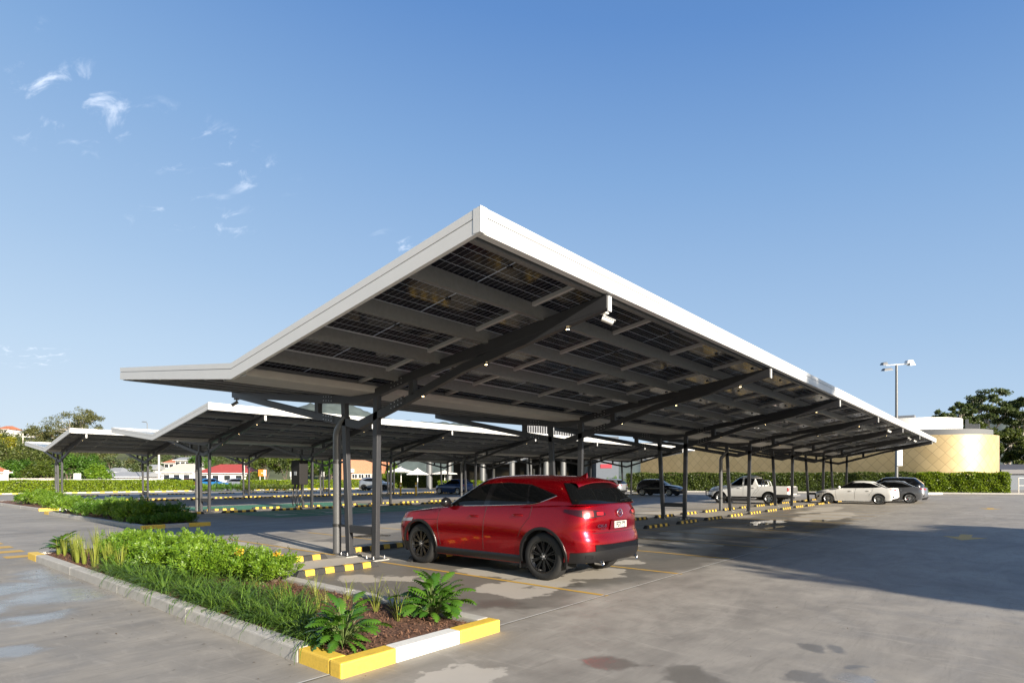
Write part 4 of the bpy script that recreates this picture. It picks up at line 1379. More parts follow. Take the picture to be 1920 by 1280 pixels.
# security cameras hung below the canopies
mat('camera_white', (0.72, 0.72, 0.70), 0.4)
mat('camera_grey', (0.16, 0.165, 0.17), 0.45)
def sec_camera(label, loc, aim, m):
    t_ = thing('security_camera', label, 'camera', loc, group='security cameras under the canopies'); t_.scale = (.82,) * 3
    b_ = MB(); b_.cbox(0, 0, -0.035, 0.13, 0.13, 0.07); b_.build('mount_box', MATS[m], t_, bevel=0.01)
    a_ = MB(); a_.tube([(0, 0, -.07), (0, 0, -.13), (aim[0] * .05, aim[1] * .05, -.17)], 0.022, 10); a_.ball((0, 0, -.13), .035, .035, .035); a_.build('bracket_arm', MATS[m], t_, smooth=60)
    d = Vector(aim).normalized(); p = Vector((aim[0] * .05, aim[1] * .05, -.18))
    h_ = MB(); h_.tube([p - d * .09, p + d * .13], 0.048, 14); h_.bar(p - d * .07 + Vector((0, 0, .05)), p + d * .17 + Vector((0, 0, .05)), 0.11, 0.012)
    h_.build('camera_housing', MATS[m], t_, smooth=40)
    l_ = MB(); l_.tube([p + d * .131, p + d * .134], 0.036, 14); l_.build('lens', MATS['car_glass'], t_)
    return t_
sec_camera('white security camera under the front tip of the nearest canopy frame', (7.55, 4.62, 4.10), (0.55, -0.75, -0.42), 'camera_white')
sec_camera('grey security camera hanging under the low back tip of the nearest frame', (7.13, 15.55, 3.72), (-0.6, 0.3, -0.5), 'camera_grey')
sec_camera('white security camera under the canopy edge above the grey hatchback', (34.6, 4.75, 4.08), (0.6, -0.7, -0.4), 'camera_white')
sec_camera('left of two close white cameras under the far end of the nearest canopy', (42.2, 4.75, 4.08), (-0.5, -0.7, -0.4), 'camera_white')
sec_camera('right of two close white cameras under the far end of the nearest canopy', (44.8, 4.75, 4.08), (0.7, -0.6, -0.4), 'camera_white')

# wheel stops
mat('stop_rubber', (0.022, 0.022, 0.022), 0.7, var=0.3, vscale=20)
mat('stop_yellow', (0.60, 0.39, 0.04), 0.6, var=0.38, vscale=11)
ws_proto = None
def wheel_stop(x, y, label, group):
    global ws_proto
    if ws_proto is None:
        t_ = thing('wheel_stop', label, 'wheel stop', (x, y, 0), group=group)
        b_ = MB(); L2 = 0.82
        sec = [(-.075, 0), (.075, 0), (.05, .10), (-.05, .10)]
        v = [(-L2, p[0], p[1]) for p in sec[:2]] + [(-L2 + .07, p[0], p[1]) for p in sec[2:]] + [(L2, p[0], p[1]) for p in sec[:2]] + [(L2 - .07, p[0], p[1]) for p in sec[2:]]
        b_.add(v, [(0, 1, 2, 3), (7, 6, 5, 4), (0, 4, 5, 1), (1, 5, 6, 2), (2, 6, 7, 3), (3, 7, 4, 0)])
        b_.build('stop_body', MATS['stop_rubber'], t_, bevel=0.008)
        for cx in (-.56, -.19, .19, .56):
            p_ = MB(); o = .0015
            pts = []
            hw_ = 0.085
            for xx in (cx - hw_, cx + hw_):
                pts.append([(xx, -.073 - o, .006), (xx, -.0515 - o, .094), (xx, -.048, .1015), (xx, .048, .1015), (xx, .0515 + o, .094), (xx, .073 + o, .006)])
            p_.grid(pts); p_.build('yellow_patch', MATS['stop_yellow'], t_)
        ws_proto = t_
        return t_
    return copy_tree(ws_proto, loc=(x, y, 0), rz=0, label=label, group=group)
for r_i, rw in enumerate(ROWS):
    x0 = rw['frames'][0] - 0.115
    nm = ('nearest', 'middle', 'farthest')[r_i]
    ks = range(-1 if r_i != 2 else 0, 19)
    for k in ks:
        cx = x0 + BAY * (k + 0.5)
        if cx + 0.8 > rw['a1']: continue
        for side in (0, 1):
            y = rw['R'] - 0.70 if side == 0 else rw['R'] + 1.35 - (0.4 if k == -1 else 0)
            lab = 'black and yellow rubber wheel stop on the %s edge of the %s canopy row' % ('front' if side == 0 else 'back', nm)
            gp = 'wheel stops on the %s edge of the %s canopy row' % ('front' if side == 0 else 'back', nm)
            if r_i == 0 and k == -1:
                lab = 'wheel stop beside the garden bed shrubs, the nearer of the pair' if side == 0 else 'wheel stop beside the garden bed shrubs, the farther of the pair by the downpipe'
            if r_i == 0 and k == 0:
                lab = 'wheel stop directly in front of the red car bumper' if side == 0 else 'wheel stop behind the first pair of columns, back to back with the red car'
            fr_ = rw['frames']; W7 = ('first', 'second', 'third', 'fourth', 'fifth', 'sixth', 'seventh')
            ii = max([j for j, q in enumerate(fr_) if q <= cx], default=-1)
            if ii >= 0 and not (r_i == 0 and k == 0):
                ed = 'front' if side == 0 else 'back'
                if ii < len(fr_) - 1:
                    u_ = (cx - fr_[ii]) / (fr_[ii + 1] - fr_[ii])
                    if u_ < .36: lab = '%s edge wheel stop just past the %s column pair of the %s canopy' % (ed, W7[ii], nm)
                    elif u_ > .64: lab = '%s edge wheel stop just before the %s column pair of the %s canopy' % (ed, W7[ii + 1], nm)
                    else: lab = '%s edge wheel stop midway between %s and %s column pairs of the %s canopy' % (ed, W7[ii], W7[ii + 1], nm)
                else: lab = '%s edge wheel stop past the last column pair of the %s canopy' % (ed, nm)
            wheel_stop(cx, y, lab, gp)
for k in range(16):
    wheel_stop(13.0 + BAY * k, 62.0, 'black and yellow rubber wheel stop in the open row before the boundary hedge', 'wheel stops before the boundary hedge')
# ------------------------------------------------------------------ vehicles in the car park
mat('red_shaded', (0.10, 0.003, 0.006), 0.25, coat=1.0)  # darker body red; plate recess shade is put into the colour
paint('paint_red', (0.40, 0.0022, 0.010), 0.82, 0.24)
paint('paint_white', (0.74, 0.74, 0.73), 0.0, 0.35)
paint('paint_grey', (0.20, 0.21, 0.23), 0.6, 0.3)
paint('paint_black', (0.010, 0.011, 0.014), 0.2, 0.25)
paint('paint_silver', (0.42, 0.44, 0.47), 0.7, 0.3)
paint('paint_blue', (0.012, 0.05, 0.16), 0.4, 0.3)
paint('paint_sky', (0.03, 0.20, 0.50), 0.4, 0.3)
def park(name, label, S, pm, rim, style, x, y, rz, group=None):
    c = build_car(name, label, CarShape(**S), pm, rim, style, group)
    c.location = (x, y, 0); c.rotation_euler = (0, 0, R(rz))
    return c
park('parked_car', 'red five door SUV with black wheels parked under the nearest canopy', stretch(SUV, 1.05), 'paint_red', 'rim_black', 'multi', 7.38 + .9225, 9.50, -90)
park('parked_ute', 'white dual cab ute with chrome sports bar parked behind the canopy columns', UTE, 'paint_white', 'rim_silver', 'six', 38.3, 15.25, -90)
park('parked_car', 'white fastback sedan parked under the far end of the nearest canopy', stretch(SEDAN, 1.02), 'paint_white', 'rim_silver', 'five', 42.35, 9.85, -90)
park('parked_car', 'grey hatchback half hidden beyond the white fastback sedan', stretch(SEDAN, 1.0), 'paint_grey', 'rim_silver', 'five', 45.7, 8.6, -90)
park('parked_car', 'dark wagon with roof rails behind the grey hatchback', dict(SUV, extras=sedan_extras), 'paint_black', 'rim_black', 'multi', 48.3, 9.0, -90)
park('parked_car', 'black hatchback facing right beside the gold building hedge', HATCH, 'paint_black', 'rim_silver', 'five', 49.6, 22.3, 90)
park('parked_car', 'silver car just showing past the red car rear window', HATCH, 'paint_silver', 'rim_silver', 'five', 51.2, 33.2, -90)
park('parked_car', 'dark blue hatchback showing above the red car bonnet', HATCH, 'paint_blue', 'rim_silver', 'five', 41.0, 44.5, -90)
# ------------------------------------------------------------------ garden beds
mat('kerb_concrete', (0.42, 0.405, 0.375), 0.85, var=0.14, vscale=5, bump=0.25, bscale=90)
def painted_kerb(name, col):
    m, nt, b = nt_of(name); h = NT(nt); co = h.obj()
    n = h.noise(co, 7, 6, 0.7); n2 = h.noise(co, 30, 4, 0.6)
    chips = h.ramp(n, 0.66, 0.70)
    c = h.mix(h.math('MULTIPLY', h.ramp(n2, 0.35, 0.7), 0.35), col, tuple(x * 0.68 for x in col))
    scuff = h.ramp(h.noise(h.mapping(co, (1.2, 1.2, 9.0)), 3.0, 6, 0.75), 0.56, 0.72)
    c = h.mix(h.math('MULTIPLY', scuff, 0.38), c, tuple(x * 0.35 + 0.03 for x in col))
    c = h.mix(h.math('MULTIPLY', chips, 0.35), c, (0.30, 0.27, 0.2))
    nt.links.new(c, b.inputs['Base Color']); b.inputs['Roughness'].default_value = 0.55
    nt.links.new(h.bump(h.noise(co, 60, 4), 0.15, 0.01), b.inputs['Normal'])
    MATS[name] = m
painted_kerb('kerb_yellow', (0.78, 0.52, 0.07))
painted_kerb('kerb_white', (0.78, 0.77, 0.72))
def mulch_mat():
    m, nt, b = nt_of('bark_mulch'); h = NT(nt); co = h.obj()
    geo = h.n('ShaderNodeNewGeometry')
    f = h.math('ADD', h.math('MULTIPLY', geo.outputs['Random Per Island'], 0.7), h.math('MULTIPLY', h.noise(co, 12, 4), 0.4), clamp=True)
    c = h.mix(f, (0.035, 0.016, 0.010), (0.21, 0.105, 0.06))
    nt.links.new(c, b.inputs['Base Color']); b.inputs['Roughness'].default_value = 0.85
    MATS['bark_mulch'] = m
mulch_mat()
KH = 0.128
def bed(label, x0, y0, x1, y1, front, left, seed):
    """kerbed garden bed: the kerb is one thing, its painted lengths are parts"""
    t_ = thing('garden_bed', label, 'garden bed', ((x0 + x1) / 2, (y0 + y1) / 2, 0), group='garden beds at the ends of the canopies')
    ox, oy = t_.location.x, t_.location.y
    kw = 0.165
    def seg(xa, ya, xb, yb, m):
        e = MB(); e.box(xa - ox, ya - oy, -0.02, xb - ox, yb - oy, KH)
        e.build('kerb_length', MATS[m], t_, bevel=0.016)
    for xa, xb, m in front: seg(xa, y0, xb, y0 + kw, m)
    g_ = 0.004
    for ya, yb, m in left: seg(x0 + (0 if ya > y0 + .3 else 0.004), ya, x0 + kw, yb, m)
    ys = np.arange(y0 + kw + g_, y1 - 0.2, 2.4)
    for ya in ys: seg(x1 - kw, ya, x1, min(ya + 2.396, y1), 'kerb_concrete')
    seg(x0 + kw + g_, y1 - kw, x1 - kw - g_, y1, 'kerb_concrete')
    rnd = np.random.RandomState(seed)
    s_ = MB(); nx, ny = 10, 50
    rows = []
    for i in range(nx + 1):
        rows.append([(lerp(x0 + kw, x1 - kw, i / nx) - ox, lerp(y0 + kw, y1 - kw, j / ny) - oy, 0.075 + 0.045 * math.sin(math.pi * i / nx) + rnd.uniform(-.008, .008)) for j in range(ny + 1)])
    s_.grid(rows); so = s_.build('mulch_bed', MATS['bark_mulch'], t_, smooth=60)
    n = 20000 if seed == 1 else 3000
    P = np.stack([rnd.uniform(x0 + kw, x1 - kw, n) - ox, rnd.uniform(y0 + kw, y1 - kw, n) - oy, np.zeros(n)], 1)
    u = (P[:, 0] + ox - x0 - kw) / (x1 - x0 - 2 * kw)
    P[:, 2] = 0.085 + 0.045 * np.sin(np.pi * u) + rnd.uniform(-.004, .014, n)
    a = rnd.uniform(0, 2 * np.pi, n); tl = rnd.normal(0, .45, n); L = rnd.uniform(.005, .024, n); w_ = rnd.uniform(.002, .006, n)
    d = np.stack([np.cos(a) * np.cos(tl), np.sin(a) * np.cos(tl), np.sin(tl)], 1)
    s2 = np.stack([-np.sin(a), np.cos(a), rnd.normal(0, .4, n)], 1)
    V = np.stack([P - d * L[:, None] - s2 * w_[:, None], P + d * L[:, None] - s2 * w_[:, None], P + d * L[:, None] + s2 * w_[:, None], P - d * L[:, None] + s2 * w_[:, None]], 1).reshape(-1, 3)
    ch = quads_object('bark_chips', V, MATS['bark_mulch'], t_); ch['kind'] = 'stuff'
    return t_
Y, Wt, C_ = 'kerb_yellow', 'kerb_white', 'kerb_concrete'
bed('nearest kerbed garden bed with one white and three yellow kerb lengths', 2.725, 4.12, 4.66, 15.05,
    [(2.725, 3.285, Y), (3.288, 4.07, Wt), (4.073, 4.66, Y)],
    [(4.289, 4.78, Y), (4.784, 7.2, C_), (7.204, 9.6, C_), (9.604, 12.0, C_), (12.004, 14.37, C_), (14.374, 15.05, Y)], 1)
bed('middle kerbed garden bed with dense shrubs and yellow corner kerbs', 6.55, 20.7, 8.62, 33.0,
    [(6.55, 7.22, Y), (7.223, 7.93, C_), (7.933, 8.62, Y)],
    [(20.869, 24, C_), (24.004, 28, C_), (28.004, 32.2, C_), (32.204, 33.0, Y)], 2)
bed('farthest kerbed garden bed at the foot of the farthest canopy', 6.95, 36.0, 9.5, 50.5,
    [(6.95, 7.75, Y), (7.753, 8.7, Wt), (8.703, 9.5, Y)],
    [(36.169, 40, C_), (40.004, 45, C_), (45.004, 50.5, C_)], 3)

# ------------------------------------------------------------------ plants
MATS['leaf_bright'] = leaf_mat('leaf_bright', (0.05, 0.125, 0.010), (0.19, 0.30, 0.022), 0.25)
MATS['leaf_mid'] = leaf_mat('leaf_mid', (0.03, 0.085, 0.010), (0.10, 0.20, 0.022), 0.32)
MATS['leaf_glossy'] = leaf_mat('leaf_glossy', (0.030, 0.095, 0.012), (0.095, 0.20, 0.022), 0.22, rough=0.25, spec=0.6)
MATS['leaf_strap'] = leaf_mat('leaf_strap', (0.045, 0.11, 0.015), (0.17, 0.27, 0.045), 0.3, rough=0.35)
MATS['leaf_reed'] = leaf_mat('leaf_reed', (0.16, 0.22, 0.03), (0.34, 0.36, 0.07), 0.4)
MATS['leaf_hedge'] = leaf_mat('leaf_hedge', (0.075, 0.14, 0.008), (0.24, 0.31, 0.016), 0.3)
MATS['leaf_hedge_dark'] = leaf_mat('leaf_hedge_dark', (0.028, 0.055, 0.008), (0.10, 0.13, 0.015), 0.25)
MATS['leaf_gum'] = leaf_mat('leaf_gum', (0.045, 0.075, 0.025), (0.13, 0.16, 0.055), 0.3)
MATS['leaf_gum_warm'] = leaf_mat('leaf_gum_warm', (0.06, 0.075, 0.025), (0.17, 0.17, 0.06), 0.3)
MATS['leaf_bush'] = leaf_mat('leaf_bush', (0.04, 0.065, 0.015), (0.13, 0.155, 0.035), 0.3)
MATS['leaf_yellow'] = leaf_mat('leaf_yellow', (0.16, 0.17, 0.015), (0.36, 0.34, 0.03), 0.35)
MATS['petal_yellow'] = leaf_mat('petal_yellow', (0.60, 0.36, 0.03), (0.75, 0.52, 0.06), 0.3)
mat('stem_brown', (0.10, 0.07, 0.045), 0.8, var=0.3)
mat('stem_green', (0.10, 0.14, 0.04), 0.6)
mat('bark_pale', (0.42, 0.38, 0.33), 0.8, var=0.25, vscale=3)
mat('bark_brown', (0.13, 0.10, 0.075), 0.9, var=0.3, vscale=3)
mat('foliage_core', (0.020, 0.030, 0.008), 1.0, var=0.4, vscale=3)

def unit(v): return v / np.maximum(np.linalg.norm(v, axis=-1, keepdims=True), 1e-9)
def leaves(P, D, N, L, Wd, fold=0.25):
    """leaf quads: base P, direction D, face normal N, length L, half width Wd"""
    D = unit(D); S_ = unit(np.cross(D, N)); U = np.cross(S_, D)
    L = np.asarray(L)[..., None]; Wd = np.asarray(Wd)[..., None]
    a = P; b = P + D * L * 0.48 + S_ * Wd + U * Wd * fold; c = P + D * L; d = P + D * L * 0.48 - S_ * Wd + U * Wd * fold
    return np.stack([a, b, c, d], -2).reshape(-1, 3)

def sprig_leaves(rs, P, D, leaf, pairs=3, spread=0.9):
    """pinnate sprays of leaflets at points P growing along D"""
    n = len(P); D = unit(D)
    R_ = unit(rs.normal(size=(n, 3))); S_ = unit(np.cross(D, R_)); U = np.cross(S_, D)
    out = []
    ln_ = leaf * pairs * 0.55
    for k in range(pairs):
        t = (k + 0.6) / pairs
        base = P + D * ln_ * t
        for sg in (-1, 1):
            d = D * 0.55 + S_ * sg * spread + U * rs.normal(0, .25, (n, 1)) + rs.normal(0, .12, (n, 3))
            out.append(leaves(base, d, U + rs.normal(0, .25, (n, 3)), leaf * rs.uniform(.75, 1.15, n), leaf * 0.24 * rs.uniform(.8, 1.2, n)))
    out.append(leaves(P + D * ln_, D + rs.normal(0, .15, (n, 3)), U, leaf * rs.uniform(.8, 1.2, n), leaf * 0.25 * np.ones(n)))
    return np.concatenate(out)

def shrub(name, label, cat, loc, rx, ry, h, seed, m='leaf_bright', leaf=0.055, n=900, group=None, tall=0.3, core=True):
    rs = np.random.RandomState(seed)
    t_ = thing(name, label, cat, loc, group=group)
    nb = 14
    C = np.stack([rs.uniform(-.6, .6, nb) * rx, rs.uniform(-.6, .6, nb) * ry, h * rs.uniform(.36, .60, nb)], 1)
    rad = rs.uniform(.28, .46, nb)
    k = rs.randint(0, nb, n)
    d = unit(rs.normal(size=(n, 3)) + np.array([0, 0, .35]))
    rr = rs.uniform(.72, 1.08, n)[:, None]
    P = C[k] + d * rr * (rad[k][:, None] * np.array([rx, ry, h * 0.62]))
    P[:, 2] = np.maximum(P[:, 2], 0.03)
    D = d * np.array([.8, .8, .5]) + np.array([0, 0, .55]) + rs.normal(0, .3, (n, 3))
    V = [sprig_leaves(rs, P, D, leaf)]
    # tall shoots
    q = int(14 * tall / 0.25)
    base = C[rs.randint(0, nb, q)] + np.stack([rs.normal(0, .2, q) * rx, rs.normal(0, .2, q) * ry, np.full(q, h * .22)], 1)
    for j in range(4):
        V.append(sprig_leaves(rs, base + np.array([0, 0, 1]) * (h * .09 * j) + rs.normal(0, .015, (q, 3)), np.array([0, 0, 1.0]) + rs.normal(0, .55, (q, 3)), leaf))
    quads_object('foliage', np.concatenate(V), MATS[m], t_)
    s_ = MB()
    for i in range(nb):
        s_.tube([(0.1 * C[i, 0], 0.1 * C[i, 1], 0), (C[i, 0] * .7, C[i, 1] * .7, C[i, 2] * .6), tuple(C[i] + np.array([0, 0, .2 * h]))], [.014, .009, .004], 5)
    s_.build('stems', MATS['stem_brown'], t_, fix=False)
    return t_

SH = 'leafy shrubs massed in the nearest garden bed'
for i, (x, y, rx, h, lab) in enumerate([
        (4.10, 13.15, .58, .54, 'bright green leafy shrub at the far end of the nearest bed behind the reeds'),
        (3.85, 12.2, .62, .58, 'bright green leafy shrub second from the far end of the nearest bed'),
        (4.2, 11.3, .62, .62, 'tall bright green shrub in the middle of the nearest bed by its right kerb'),
        (3.75, 10.75, .60, .56, 'bright green leafy shrub in the middle of the nearest bed behind the strappy grass'),
        (4.1, 9.95, .60, .58, 'bright green leafy shrub just before the two flowering shrubs'),
        (3.85, 9.3, .55, .52, 'low bright green shrub between the strappy grass and the flowering shrub')]):
    shrub('garden_shrub', lab, 'shrub', (x, y, 0.09), rx, rx * 1.1, h * .80, 20 + i, 'leaf_bright', 0.052, 1150, SH, .6)
for i, (x, y, r_, h_, lab) in enumerate([(4.15, 8.85, .46, .52, 'shrub with one yellow flower cluster beside the wheel stop end'),
                                         (4.32, 8.25, .42, .50, 'nearest leafy shrub with yellow flowers overhanging the bed kerb')]):
    s_ = shrub('flowering_shrub', lab, 'shrub', (x, y, 0.09), r_, r_, h_ * .82, 40 + i, 'leaf_bright', 0.048, 900, SH)
    rs = np.random.RandomState(50 + i); n = 60
    P = np.array([-.12 + .1 * i, -.15, h_ * .82]) + rs.normal(0, .02, (n, 3)); D = unit(rs.normal(size=(n, 3)) + np.array([0, -.4, .5]))
    quads_object('flowers', leaves(P, D, rs.normal(size=(n, 3)), np.full(n, .045), np.full(n, .018)), MATS['petal_yellow'], s_)

def blades(rs, n, L, w, lean, base_r, droop, segs=5):
    """arching strap leaves as strips of quads"""
    a = rs.uniform(0, 2 * np.pi, n); ln = rs.uniform(lean * .3, lean, n); Ls = L * rs.uniform(.65, 1.1, n)
    B = np.stack([np.cos(a), np.sin(a), np.zeros(n)], 1)
    P = B * (base_r * rs.uniform(0, 1, n))[:, None]
    S_ = np.stack([-np.sin(a), np.cos(a), np.zeros(n)], 1)
    out = []
    prev = None
    for k in range(segs + 1):
        t = k / segs
        ang = ln + droop * rs.uniform(.9, 1.1) * t * t * (0.4 + ln)
        if prev is not None:
            P = P + (B * np.sin(ang)[:, None] + np.array([0, 0, 1.0]) * np.cos(ang)[:, None]) * (Ls / segs)[:, None]
        ww = w * (1 - t ** 2.5) * 0.5 + 0.0006
        l, r = P - S_ * ww, P + S_ * ww
        if prev is not None:
            out.append(np.stack([prev[0], prev[1], r, l], 1))
        prev = (l, r)
    # keep the strips of one blade together so they share a random colour
    return np.stack(out, 1)            # n, segs, 4, 3
def strip_object(name, B, m, parent):
    n, s, _, _ = B.shape
    V = np.concatenate([B[:, 0, :2], B[:, :, 2:4][:, :, ::-1].reshape(n, s * 2, 3)], 1)      # l0 r0 (l1 r1) ...
    V = V.reshape(n, (s + 1) * 2, 3)
    me = bpy.data.meshes.new(name)
    f = []
    for i in range(n):
        o_ = i * (s + 1) * 2
        for k in range(s):
            f.append((o_ + 2 * k, o_ + 2 * k + 1, o_ + 2 * k + 3, o_ + 2 * k + 2))
    me.from_pydata(V.reshape(-1, 3).tolist(), [], f)
    me.materials.append(MATS[m])
    o = bpy.data.objects.new(name, me); COL.objects.link(o); adopt(o, parent)
    return o
gp = []
rs = np.random.RandomState(5)
for k in range(3):
    t_ = thing('strappy_grass', 'dark green strappy grass tussock along the left kerb of the nearest bed', 'grass tussock', (0, 0, 0), group='strappy grass tussocks along the left kerb')
    strip_object('blades', blades(rs, 85, .40, .009, 1.0, .08, 1.6), 'leaf_strap', t_)
    gp.append(t_)
spots = []
for k in range(24):
    y = 4.95 + k * 0.28 + rs.uniform(-.06, .06)
    spots.append((3.02 + rs.uniform(-.03, .10), y))
    if 5.2 < y < 10.2: spots.append((3.36 + rs.uniform(-.08, .12), y + .1))
for k in range(5): spots.append((3.66 + rs.uniform(-.1, .1), 6.6 + .55 * k))
for i, (x, y) in enumerate(spots):
    rz = rs.uniform(0, 6.28)
    if i < 3: c = gp[i]; c.location = (x, y, .09); c.rotation_euler = (0, 0, rz)
    else:
        c = copy_tree(gp[i % 3], loc=(x, y, .09), rz=rz); c.scale = (1, 1, 1)
    s_ = rs.uniform(.9, 1.25); c.scale = (s_, s_, s_)
rp = []
for k in range(2):
    t_ = thing('reed_tuft', 'upright yellow green reed tuft at the far end of the nearest bed', 'reed tuft', (0, 0, 0), group='yellow green reed tufts at the far end of the bed')
    strip_object('blades', blades(rs, 26, .52, .010, .22, .035, .35), 'leaf_reed', t_)
    rp.append(t_)
sp_t = thing('reed_tuft', 'small sparse reed tuft growing through the open bark mulch', 'reed tuft', (3.70, 6.05, .10), group='sparse reed tufts in the bark mulch')
strip_object('blades', blades(rs, 13, .34, .008, .5, .04, .8), 'leaf_reed', sp_t)
i = 0
for x, y, s_ in [(2.98 + rs.uniform(0, .25), 10.9 + .27 * k, rs.uniform(.7, 1.05)) for k in range(14)] + [(3.6, 13.9, 1.1), (3.9, 14.2, 1.0), (3.5, 13.5, .9)]:
    c = rp[i] if i < 2 else copy_tree(rp[i % 2])
    c.location = (x, y, .09); c.rotation_euler = (0, 0, rs.uniform(0, 6.28)); c.scale = (s_, s_, s_); i += 1
for x, y, s_ in [(3.80, 7.75, .62), (3.92, 7.15, .7), (4.15, 6.85, .75), (4.3, 6.35, .7), (4.38, 5.9, .8), (3.9, 6.2, .55), (4.05, 5.45, .7), (4.2, 5.15, .85), (3.75, 5.6, .6), (3.98, 4.95, .75), (3.55, 6.6, .6), (4.34, 5.5, .8)]:
    c = copy_tree(sp_t, loc=(x, y, .10), rz=rs.uniform(0, 6.28), label='small sparse reed tuft growing through the open bark mulch', group='sparse reed tufts in the bark mulch')
    c.scale = (s_ * 1.35,) * 3; i += 1

def lobed_leaf_plant(label, loc, n, L, seed, lean=(0.35, 1.35)):
    """philodendron: long wavy-edged leaves on arching stalks"""
    rs = np.random.RandomState(seed)
    t_ = thing('philodendron', label, 'plant', loc, group='philodendrons in the garden bed')
    v = []; f = []; st = MB()
    for i in range(n):
        a = rs.uniform(0, 6.283); ln = rs.uniform(*lean); l = L * rs.uniform(.7, 1.1)
        sl = l * rs.uniform(.5, 1.75)
        d = np.array([math.cos(a) * math.sin(ln), math.sin(a) * math.sin(ln), math.cos(ln)])
        base = d * sl + np.array([0, 0, .03])
        out = np.array([math.cos(a), math.sin(a), 0]); sd_ = np.array([-math.sin(a), math.cos(a), 0])
        st.tube([(0, 0, 0), tuple(d * sl * .5 + np.array([0, 0, .04])), tuple(base)], [.006, .005, .004], 5)
        K = 13; pos = base; o_ = len(v); tw = rs.uniform(-.5, .5)
        for k in range(K + 1):
            t = k / K
            ang = ln + 0.15 + 1.15 * t * rs.uniform(.9, 1.1)
            dd = out * math.sin(ang) + np.array([0, 0, 1]) * math.cos(ang)
            if k: pos = pos + dd * l / K
            nn = np.cross(sd_, dd)
            w_ = l * .20 * (math.sin(math.pi * min(1, t * 0.93 + .07)) ** .6) * (1 + .42 * math.cos(k * math.pi)) if k < K else .002
            s2 = sd_ * math.cos(tw) + nn * math.sin(tw)
            v += [tuple(pos - s2 * w_ + nn * w_ * .35), tuple(pos), tuple(pos + s2 * w_ + nn * w_ * .35)]
            if k:
                q = o_ + 3 * k
                f += [(q - 3, q - 2, q + 1, q), (q - 2, q - 1, q + 2, q + 1)]
    me = bpy.data.meshes.new('leaves'); me.from_pydata(v, [], f); me.materials.append(MATS['leaf_glossy'])
    me.polygons.foreach_set('use_smooth', [True] * len(me.polygons))
    o = bpy.data.objects.new('leaves', me); COL.objects.link(o); adopt(o, t_)
    st.build('stalks', MATS['stem_green'], t_, fix=False)
    return t_
lobed_leaf_plant('low philodendron with lobed leaves at the near yellow corner of the bed', (3.08, 4.62, .10), 95, .20, 3, (.1, 1.35))
lobed_leaf_plant('taller philodendron with lobed leaves beside the right yellow kerb', (4.33, 4.80, .10), 130, .21, 4, (.02, 1.2))
lobed_leaf_plant('small dark philodendron at the far yellow end of the nearest bed', (3.15, 14.45, .10), 70, .19, 6, (.05, 1.2))

S2 = 'leafy shrubs filling the middle garden bed'
rs = np.random.RandomState(77)
protoA = shrub('garden_shrub', 'bright green shrub at the left front of the middle garden bed', 'shrub', (7.2, 23.2, .09), .7, .8, .70, 60, 'leaf_bright', .075, 520, S2)
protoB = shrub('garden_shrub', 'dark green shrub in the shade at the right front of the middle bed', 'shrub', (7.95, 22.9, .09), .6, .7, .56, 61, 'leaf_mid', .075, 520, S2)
protoC = shrub('ground_cover_plant', 'low dark ground cover plant by the front kerb of the middle bed', 'plant', (7.3, 21.4, .09), .5, .45, .26, 62, 'leaf_mid', .06, 380, 'low plants along the front of the middle bed')
for (x, y, s_) in [(8.0, 21.5, 1.0), (6.95, 22.0, .8), (8.25, 22.3, .9)]:
    c = copy_tree(protoC, loc=(x, y, .09), rz=rs.uniform(0, 6)); c.scale = (s_,) * 3
    c['label'] = {8.0: 'low ground cover plant beside the right yellow kerb of the middle bed', 6.95: 'low ground cover plant at the left kerb of the middle bed', 8.25: 'low shaded ground cover plant nearest the middle canopy columns'}[x]
for k in range(9):
    y = 23.9 + k * 0.95
    c = copy_tree(protoA if k % 3 != 1 else protoB, loc=(7.15 + .75 * (k % 2), y, .09), rz=rs.uniform(0, 6), label='leafy green shrub in the back half of the middle garden bed')
    s_ = rs.uniform(.8, 1.0); c.scale = (s_,) * 3
S3 = 'leafy shrubs filling the farthest garden bed'
for k in range(10):
    y = 37.5 + k * 0.70
    c = copy_tree(protoA if k % 4 != 1 else protoB, loc=(7.95 + .45 * (k % 3) + rs.uniform(-.1, .2), y, .09), rz=rs.uniform(0, 6), label='leafy green shrub in the farthest garden bed', group=S3)
    s_ = rs.uniform(.8, 1.0); c.scale = (s_, s_, s_ * (1.05 if k > 3 else .8))

# fallen leaves and bits of bark blown onto the concrete
rs = np.random.RandomState(31); n = 260
mat('dry_leaf', (0.10, 0.065, 0.03), 0.8, var=0.5, vscale=3)
px_ = np.where(rs.uniform(size=n) < .6, rs.normal(2.5, .35, n), rs.uniform(1.2, 9.5, n)); py_ = rs.uniform(1.0, 14.5, n)
ok_ = ~((px_ > 2.70) & (px_ < 4.70) & (py_ > 4.08)); px_, py_ = px_[ok_], py_[ok_]; n = len(px_)
P = np.stack([px_, py_, np.full(n, .007)], 1); a_ = rs.uniform(0, 6.28, n)
lf = quads_object('fallen_leaves', leaves(P, np.stack([np.cos(a_), np.sin(a_), rs.uniform(0, .25, n)], 1), np.tile([0., 0., 1.], (n, 1)), rs.uniform(.015, .05, n), rs.uniform(.003, .010, n)), MATS['dry_leaf'])
tag(lf, 'small dry leaves and bark bits scattered on the concrete by the nearest bed', 'leaf litter', kind='stuff')
# ------------------------------------------------------------------ everything beyond the car park
F_PX = 1105.6
def spot(px, d):
    """ground point seen at photo column px, d metres ahead"""
    X = (px - 960) * d / F_PX; s, c = math.sin(YAW), math.cos(YAW)
    return (X * s + d * c, -X * c + d * s)
def zof(py, d): return 1.62 + (895.2 - py) * d / F_PX

